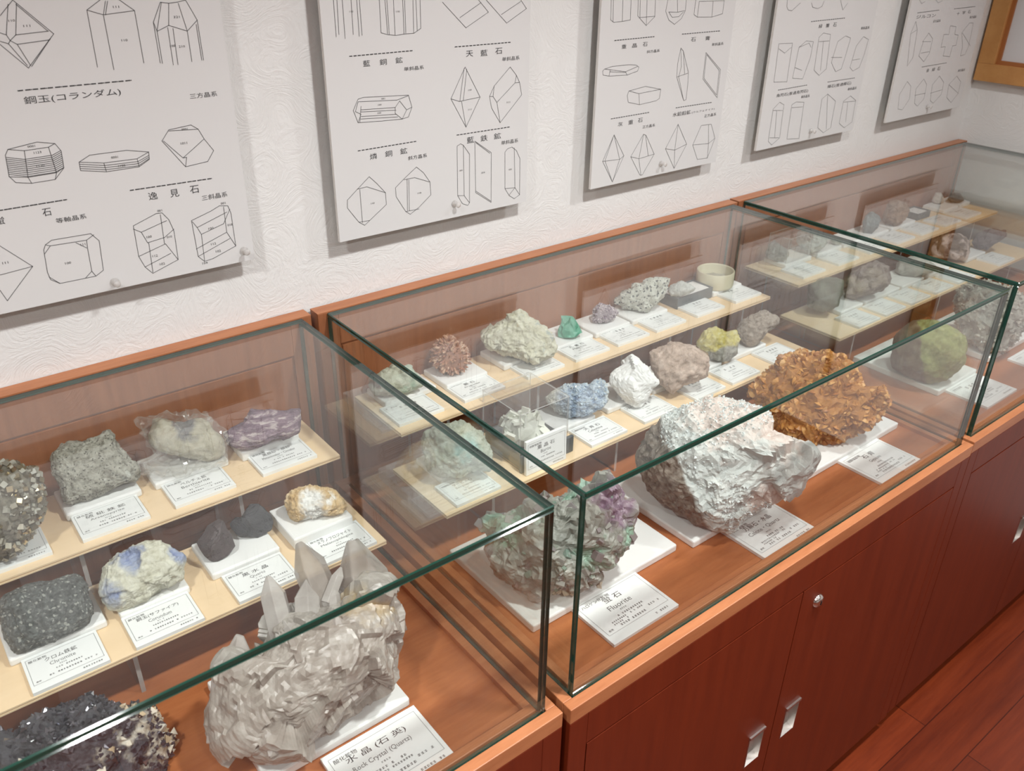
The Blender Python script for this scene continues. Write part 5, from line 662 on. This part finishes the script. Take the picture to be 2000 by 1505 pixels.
# --- middle case, upper shelf
mineral('palegreen', 'pale_green_rock', 'pale green rock at the left end of the middle upper shelf', stone('pale_green', [(.3, g(.38, .40, .31)), (.5, g(.52, .55, .45)), (.75, g(.62, .63, .54))], 50, rough=.75, bump=.7, bscale=170, patch=[(g(.36, .47, .37), 20, .58, .08)]), sub=5, front=.35, back=.4, amp=.05, freq=4, rgh=.03, plan=[(.45, 2.4), (.25, 6)], seed=13)
mineral('reddish', 'aragonite_cluster', 'reddish brown ball of stubby crystals on the middle upper shelf', stone('reddish', [(.3, g(.24, .10, .06)), (.6, g(.40, .20, .13))], 60, rough=.5), sub=4, front=.6, back=.5, amp=.06, freq=4, seed=14,
        crusts=[dict(name='stubby_crystals', kind='prism', n=330, smin=.0025, smax=.0055, out=.1, ori='norm', mats=[tint('arag_a', (.45, .23, .14), .3), tint('arag_b', (.34, .15, .09), .35), tint('arag_c', (.56, .36, .25), .3)])])
mineral('cream', 'cream_rock', 'large cream and grey-blue rough rock on the middle upper shelf', stone('cream_celestite', [(.3, g(.50, .48, .34)), (.5, g(.66, .64, .50)), (.75, g(.74, .73, .62))], 65, rough=.7, bump=.9, bscale=170, patch=[(g(.42, .46, .42), 15, .60, .05), (g(.66, .53, .30), 20, .68, .06)]), sub=6, front=.3, back=.45, amp=.06, freq=5, oct=6, rgh=.045, plan=[(.55, 2.2), (.3, 7)], seed=15)
mineral('green', 'green_stone', 'small vivid green wedge-shaped stone on the middle upper shelf', stone('malachite', [(.3, g(.04, .24, .15)), (.55, g(.09, .36, .24)), (.8, g(.22, .50, .38))], 40, rough=.3, spec=.6, bump=.3), sub=3, front=.4, back=.4, pw=.6, amp=.01, freq=2, rgh=.006, plan=[(.4, 1.5)], cut=(8, .6, .85), seed=16, smooth=False)
mineral('violet', 'lilac_cluster', 'small lilac grey crystal cluster on the middle upper shelf', stone('lilac', [(.3, g(.22, .17, .20)), (.6, g(.40, .34, .37))], 80, rough=.4), sub=4, front=.5, back=.5, amp=.06, freq=4, seed=17,
        crusts=[dict(name='tiny_crystals', kind='tet', n=320, smin=.0016, smax=.0036, out=.2, mats=[tint('lilac_a', (.50, .42, .46), .15), tint('lilac_b', (.27, .21, .26), .2), tint('lilac_c', (.64, .58, .60), .15)])])
mineral('speckled', 'speckled_rock', 'jagged white rock with black specks and veins on the middle upper shelf', stone('white_speck', [(.3, g(.50, .50, .43)), (.5, g(.64, .65, .58)), (.75, g(.72, .73, .66))], 70, rough=.7, bump=.8, bscale=200, patch=[(g(.60, .42, .29), 12, .70, .05)], grain=(g(.10, .11, .11), 260, .86)), sub=5, front=.35, back=.4, amp=.07, freq=5, oct=6, rgh=.05, plan=[(.4, 3)], seed=18)
TZ = (UPZ+FLOOR)*S
tr = empty('specimen_tray', (.715*S, -.0725*S, TZ), 'dark grey open tray holding a white rock on the middle upper shelf', 'tray')
m = MB(); a_, b_, hh = .048*S, .0245*S, .0215*S; t_ = .004
m.box(-a_, a_, -b_, b_, 0, .003).box(-a_, a_, -b_, -b_+t_, .003, hh).box(-a_, a_, b_-t_, b_, .003, hh).box(-a_, -a_+t_, -b_+t_, b_-t_, .003, hh).box(a_-t_, a_, -b_+t_, b_-t_, .003, hh).build('tray_box', M['darkgrey'], tr, bevel=.0008)
MB().box(-a_+t_+.0005, a_-t_-.0005, -b_+t_+.0005, b_-t_-.0005, .0032, hh-.003).build('liner', M['foam'], tr)
mineral('trayrock', 'tray_stone', 'small grey-white stone lying in the dark specimen tray', stone('tray_stone', [(.3, g(.40, .40, .38)), (.5, g(.60, .61, .58)), (.7, g(.72, .73, .70))], 90, rough=.7, bump=.7), sub=4, front=.3, back=.3, amp=.1, freq=4, seed=19)
ds = MB().lathe([(.0001, .004), (.030*S, .004), (.0315*S, .007), (.0318*S, .0385), (.0325*S, .0405), (.0345*S, .0410), (.0355*S, .0395), (.0358*S, .006), (.0345*S, .001), (.0325*S, 0), (.0001, 0)], 64).build('ring_dish', M['cream_dish'], None, (.7975*S, -.0720*S, TZ+.010*S), smooth=True)
tag(ds, 'round cream ceramic dish at the right end of the middle upper shelf', 'dish')
gr = MB(); pz = random.Random(5)
V_, F_ = ico(3); gr.v = [(.029*S*x*(1+.05*noise.noise(Vector((x, y, z))*4)), .029*S*y*(1+.05*noise.noise(Vector((x, y, z))*4)), .011+.006*z+.005*noise.noise(Vector((x, y, z))*6)) for x, y, z in V_]; gr.f = F_; gr.m = [0]*len(F_)
go = gr.build('sand_sample', stone('dish_sand', [(.3, g(.22, .21, .16)), (.55, g(.42, .40, .31)), (.8, g(.60, .57, .46))], 300, rough=.8), None, (.7975*S, -.0720*S, TZ+.010*S+.0042), smooth=True); tag(go, 'grey granular sample lying inside the cream ring dish', 'mineral')
# --- middle case, lower shelf
mineral('serpent', 'serpierite_rock', 'grey-green rock with a turquoise spot at the left end of the middle lower shelf', lambda b_, ax: stone('grey_green', [(.3, g(.30, .32, .25)), (.5, g(.43, .46, .38)), (.75, g(.55, .57, .49))], 70, rough=.7, bump=.8, bscale=190, spots=[(*spot('serpent', 0, b_, ax, .9), .8, [(.3, g(.20, .42, .42)), (.6, g(.42, .58, .55))])]), sub=6, front=.35, back=.4, amp=.06, freq=4, oct=6, rgh=.035, plan=[(.4, 3)], seed=20)
bz = (LOZ+FLOOR)*S
ac = empty('acrylic_box', (.229*S, -.200*S, bz), 'clear acrylic box on a dark base around the white crystals, middle lower shelf', 'box')
m = MB(); a_ = .045*S; hh = .0935*S; t_ = .0022
A6 = lambda *f_: [0 if i in f_ else 1 for i in range(6)]
m.box(-a_, a_, -a_, a_, hh-t_, hh, mats=A6(0, 1)).box(-a_, a_, -a_, -a_+t_, 0, hh-t_-.0002, mats=A6(2, 3)).box(-a_, a_, a_-t_, a_, 0, hh-t_-.0002, mats=A6(2, 3)).box(-a_, -a_+t_, -a_+t_+.0002, a_-t_-.0002, 0, hh-t_-.0002, mats=A6(4, 5)).box(a_-t_, a_, -a_+t_+.0002, a_-t_-.0002, 0, hh-t_-.0002, mats=A6(4, 5))
m.build('cover', [M['acrylic'], M['acrylic_edge']], ac)
MB().box(-a_+t_+.0008, a_-t_-.0008, -a_+t_+.0008, a_-t_-.0008, 0, .026*S).build('base', M['darkgrey'], ac, bevel=.003)
st = MB().box(-.049*S, .051*S, -.0055*S, 0, 0, .028*S).build('card_stand', M['darkgrey'], None, (.229*S, -.2475*S, bz), bevel=.0022); tag(st, 'small dark grey stand behind the upright card, before the acrylic box', 'stand')
mineral('barite', 'barite_crystals', 'white translucent barite crystals inside the clear acrylic box', stone('barite_white', [(.3, g(.58, .59, .52)), (.6, g(.70, .71, .65))], 30, rough=.3, bump=.3, sss=.2), sub=3, front=.42, back=.3, pw=.6, amp=.05, freq=3, fac=.08, ffreq=3, seed=21, smooth=False,
        crusts=[dict(name='blades', kind='plate', n=26, smin=.006, smax=.013, out=.1, mats=[tint('barite_a', (.70, .71, .64), .15), tint('barite_b', (.62, .64, .58), .2)], mask=lambda p, n: n.z > -.2 and p.x < .02)])
mineral('celestine', 'celestine_cluster', 'pale blue celestine cluster on a cream crust, middle lower shelf', lambda b_, ax: stone('celestine', [(.3, g(.42, .43, .38)), (.5, g(.56, .56, .48)), (.75, g(.64, .65, .60))], 45, rough=.4, bump=.5, spots=[(*spot('celestine', 0, b_, ax, .4), .9, [(.3, g(.21, .28, .40)), (.5, g(.36, .44, .54)), (.7, g(.52, .59, .64))])]), sub=6, front=.35, back=.4, amp=.05, freq=4, rgh=.04, fac=.05, ffreq=6, seed=22, smooth=False,
        crusts=[dict(name='blue_crystals', kind='tet', n=170, smin=.002, smax=.005, out=-.2, mats=[tint('celest_a', (.33, .43, .55), .12), tint('celest_b', (.46, .55, .63), .15), tint('celest_c', (.62, .68, .70), .15)], mask=lambda p, n: noise.noise(p*20) > -.1 and p.z > .02 and p.x > -.02)])
mineral('white', 'white_rock', 'snow-white angular rock with a brown edge, middle lower shelf', lambda b_, ax: stone('snow_white', [(.3, g(.72, .72, .70)), (.6, g(.82, .82, .81)), (.85, g(.86, .86, .85))], 40, rough=.6, bump=.5, bscale=120, side=((ax[0]*.62-ax[1]*.78), .042, [(.3, g(.22, .15, .09)), (.6, g(.42, .34, .26))]), patch=[(g(.60, .60, .60), 14, .68, .05)]), sub=5, front=.3, back=.45, pw=.6, amp=.03, freq=3, rgh=.016, plan=[(.55, 1.7), (.25, 6)], seed=23, smooth=False)
mineral('pink', 'pinkish_rock', 'pinkish brown mottled rock, middle lower shelf', stone('pinkish', [(.3, g(.26, .19, .14)), (.47, g(.48, .36, .29)), (.6, g(.60, .47, .39)), (.8, g(.70, .59, .51))], 60, rough=.75, bump=.8, bscale=180, patch=[(g(.22, .17, .09), 24, .65, .06)]), sub=5, front=.33, back=.42, amp=.055, freq=4, oct=6, rgh=.035, plan=[(.4, 2.5), (.25, 7)], seed=24)
mineral('sulfur', 'sulfur_rock', 'grey rock topped with yellow sulfur, middle lower shelf', lambda b_, ax: stone('sulfur_grey', [(.3, g(.20, .19, .16)), (.5, g(.36, .35, .31)), (.75, g(.50, .49, .44))], 90, rough=.7, bump=.8, side=((ax[1]*.9-ax[0]*.43), .030, [(.3, g(.52, .44, .10)), (.5, g(.62, .55, .20)), (.75, g(.70, .67, .42))])), sub=5, front=.33, back=.4, amp=.06, freq=4, oct=6, rgh=.04, plan=[(.35, 3)], seed=25)
mineral('tufa', 'buff_rock', 'long buff pitted rock at the right end of the middle lower shelf', stone('buff_tufa', [(.3, g(.20, .155, .12)), (.48, g(.36, .30, .25)), (.65, g(.47, .41, .35))], 80, rough=.85, bump=1.0, bscale=160), sub=5, front=.33, back=.4, amp=.06, freq=5, oct=6, rgh=.05, seed=26)
# --- middle case, deck
al = .93
mineral('fluorite', 'fluorite_cluster', 'big green and purple fluorite crystal mass on the middle deck', lambda b_, ax: stone('fluorite', [(.3, g(.15, .155, .135)), (.5, g(.24, .245, .215)), (.75, g(.36, .36, .32))], 34, rough=.2, spec=.6, bump=.4, bscale=120, spots=[(*spot('fluorite', k, b_, ax, .8), .6, [(.3, g(.115, .235, .165)), (.6, g(.25, .39, .30))]) for k in range(6)]+[(*spot('fluorite', k, b_, ax, .8), .7, [(.3, g(.105, .06, .105)), (.6, g(.25, .185, .23))]) for k in range(6, 11)], sss=.1), sub=6, front=.38, back=.35, amp=.06, freq=4, rgh=.012, plan=[(.6, 3), (1.0, 6)], seed=27, smooth=False,
        crusts=[dict(name='clear_cubes', kind='cube', n=150, smin=.003, smax=.0075, out=-.8, mats=[tint('fluor_green', (.19, .27, .22), .18, alpha=.8), tint('fluor_dusk', (.225, .20, .20), .2, alpha=.8), tint('fluor_grey', (.28, .275, .25), .22, alpha=.85)], bevel=.0009),
                dict(name='cream_base', kind='tet', n=60, smin=.003, smax=.007, out=.1, mats=[tint('fluor_cream', (.48, .42, .33), .5)], mask=lambda p, n: p.z < .022 and p.x > -.06)])
def bigmat(b_, ax):
    R = ROCKS['bigwhite']; P_ = Vector(R['o'])+ax[0]*R['uv'][3][0]+ax[1]*R['uv'][3][1]-b_; vec = -ax[0]*.83-ax[1]*.56
    return stone('white_druse', [(.3, g(.44, .475, .465)), (.48, g(.55, .58, .56)), (.7, g(.68, .70, .67))], 30, rough=.32, spec=.6, bump=.7, bscale=150, side=(vec, vec.dot(P_)-.004, [(.3, g(.055, .042, .03)), (.5, g(.14, .115, .09)), (.72, g(.27, .24, .20))]), patch=[(g(.36, .42, .42), 20, .66, .07)], spots=[(*spot('bigwhite', k, b_, ax, .6), .6, [(.3, g(.62, .52, .47)), (.6, g(.72, .63, .58))]) for k in range(4)])
mineral('bigwhite', 'calcite_quartz_mass', 'very large white and pinkish druse with a grey-brown side on the middle deck', bigmat, sub=6, front=.36, back=.36, amp=.045, freq=3.5, oct=6, rgh=.022, plan=[(.5, 2.2), (.35, 6)], seed=28, smooth=False,
        crusts=[dict(name='druse_crystals', kind='tet', n=1300, smin=.0014, smax=.0036, out=.1, mats=[tint('druse_a', (.72, .75, .73), .08), tint('druse_b', (.62, .66, .66), .1), tint('druse_c', (.56, .60, .60), .12)], mask=lambda p, n: noise.noise(p*7+Vector((5, 2, 1))) > -.15 and (p.x*.75+p.z*.55+p.y*-.3) > .0)])
mineral('gypsum', 'amber_blade_cluster', 'amber brown cluster of blade-shaped crystals on the middle deck', stone('amber', [(.3, g(.22, .075, .012)), (.55, g(.40, .17, .035)), (.8, g(.55, .28, .08))], 50, rough=.35, bump=.6), sub=5, front=.36, back=.36, amp=.08, freq=4, fac=.10, ffreq=4, seed=29, smooth=False,
        crusts=[dict(name='blade_crystals', kind='blade', n=900, smin=.004, smax=.0095, out=-.15, ori='edge', mats=[tint('amber_a', (.40, .165, .033), .42, spec=.4), tint('amber_b', (.48, .225, .055), .42, spec=.4), tint('amber_c', (.30, .11, .022), .45, spec=.4), tint('amber_d', (.54, .29, .095), .45, spec=.4)])])
# --- right case
mineral('olivine', 'olive_rock', 'olive green and brown rounded rock on the right deck', lambda b_, ax: stone('olive_brown', [(.3, g(.10, .075, .05)), (.5, g(.19, .15, .105)), (.75, g(.28, .25, .17))], 40, rough=.7, bump=.7, side=((ax[0]*.95+ax[1]*.32), .020, [(.3, g(.20, .22, .075)), (.55, g(.32, .35, .14)), (.8, g(.45, .46, .24))]), patch=[(g(.30, .31, .25), 14, .66, .08)]), sub=5, front=.4, back=.45, pw=.65, amp=.05, freq=4, oct=6, seed=30)
mineral('greycluster', 'grey_crystal_mass', 'grey glittering crystal mass on the right deck at the right picture edge', stone('grey_druse', [(.3, g(.18, .17, .14)), (.5, g(.31, .30, .26)), (.75, g(.44, .42, .37))], 40, rough=.4, bump=.7, patch=[(g(.42, .33, .26), 12, .62, .07)]), sub=5, front=.4, back=.4, amp=.09, freq=4, fac=.08, ffreq=5, seed=31, smooth=False,
        crusts=[dict(name='grey_crystals', kind='tet', n=420, smin=.003, smax=.008, out=.15, mats=[tint('gdr_a', (.34, .34, .30), .12), tint('gdr_b', (.24, .23, .20), .2), tint('gdr_c', (.48, .45, .39), .2)])])
R3 = [('smoky', 'smoky_stone', 'smoky grey stone in a clear case at the left end of the right upper shelf', [(.3, g(.16, .165, .15)), (.7, g(.30, .31, .28))]), ('lacy', 'lacy_white_cluster', 'lacy pale grey-white cluster on the right upper shelf', [(.3, g(.32, .34, .31)), (.7, g(.60, .62, .57))]), ('flatpale', 'flat_pale_stone', 'small flat pale stone on the right upper shelf', [(.3, g(.40, .41, .36)), (.7, g(.58, .58, .52))]), ('slate', 'slate_stone', 'slate blue-grey stone on the right upper shelf', [(.3, g(.14, .16, .17)), (.7, g(.25, .28, .28))]), ('rusty', 'rusty_rock', 'rusty brown knobbly rock on the right upper shelf', [(.3, g(.20, .12, .08)), (.7, g(.40, .26, .18))]), ('pillar', 'white_pillar', 'little white pillar-shaped stone on the right upper shelf', [(.3, g(.55, .48, .42)), (.7, g(.72, .66, .60))]), ('darkbrown', 'dark_brown_stone', 'dark brown stone at the far end of the right upper shelf', [(.3, g(.07, .05, .035)), (.7, g(.22, .15, .09))]),
      ('greygreen', 'grey_green_rock', 'rounded grey-green rock at the left end of the right lower shelf', [(.3, g(.13, .13, .10)), (.7, g(.26, .27, .21))]), ('mauve', 'mauve_rock', 'mauve brown lumpy rock on the right lower shelf', [(.3, g(.16, .11, .10)), (.5, g(.28, .22, .20)), (.7, g(.44, .37, .33))]), ('flatgrey', 'flat_grey_stone', 'low flat grey stone on the right lower shelf', [(.3, g(.33, .33, .30)), (.7, g(.52, .52, .47))]), ('twotone', 'two_toned_rock', 'rock half pale pink and half dark on the right lower shelf', [(.46, g(.17, .12, .09)), (.52, g(.56, .46, .42)), (.8, g(.66, .57, .53))]), ('darkcluster', 'dark_spiky_cluster', 'dark grey spiky cluster at the far end of the right lower shelf', [(.3, g(.10, .085, .09)), (.7, g(.24, .21, .21))])]
for i, (k, nm, lb, st_) in enumerate(R3):
    mineral(k, nm, lb, stone(k+'_stone', st_, 45 if k != 'twotone' else 14, rough=.55, bump=.8, bscale=160), sub=4, front=.42, back=.42, amp=.09, freq=4, fac=.08, ffreq=4, seed=40+i, smooth=k in ('greygreen', 'pillar', 'flatgrey'))
sc_ = empty('acrylic_box', (1.046*S, -.060*S, TZ+.010*S), 'small clear acrylic box over the smoky grey stone, right upper shelf', 'box')
m = MB(); a_, b_, hh = .040*S, .0245*S, .052*S; t_ = .0018
m.box(-a_, a_, -b_, b_, hh-t_, hh, mats=A6(0, 1)).box(-a_, a_, -b_, -b_+t_, 0, hh-t_-.0002, mats=A6(2, 3)).box(-a_, a_, b_-t_, b_, 0, hh-t_-.0002, mats=A6(2, 3)).box(-a_, -a_+t_, -b_+t_+.0002, b_-t_-.0002, 0, hh-t_-.0002, mats=A6(4, 5)).box(a_-t_, a_, -b_+t_+.0002, b_-t_-.0002, 0, hh-t_-.0002, mats=A6(4, 5)).build('cover', [M['acrylic'], M['acrylic_edge']], sc_)
t3 = empty('specimen_tray', (1.556*S, -.0565*S, TZ), 'small dark tray with a pale chip on the right upper shelf', 'tray')
m = MB(); a_, b_, hh = .028*S, .022*S, .016*S; t_ = .003
m.box(-a_, a_, -b_, b_, 0, .003).box(-a_, a_, -b_, -b_+t_, .003, hh).box(-a_, a_, b_-t_, b_, .003, hh).box(-a_, -a_+t_, -b_+t_, b_-t_, .003, hh).box(a_-t_, a_, -b_+t_, b_-t_, .003, hh).build('tray_box', M['darkgrey'], t3)
MB().box(-a_+t_+.0005, a_-t_-.0005, -b_+t_+.0005, b_-t_-.0005, .0032, hh-.004).build('liner', M['foam'], t3)
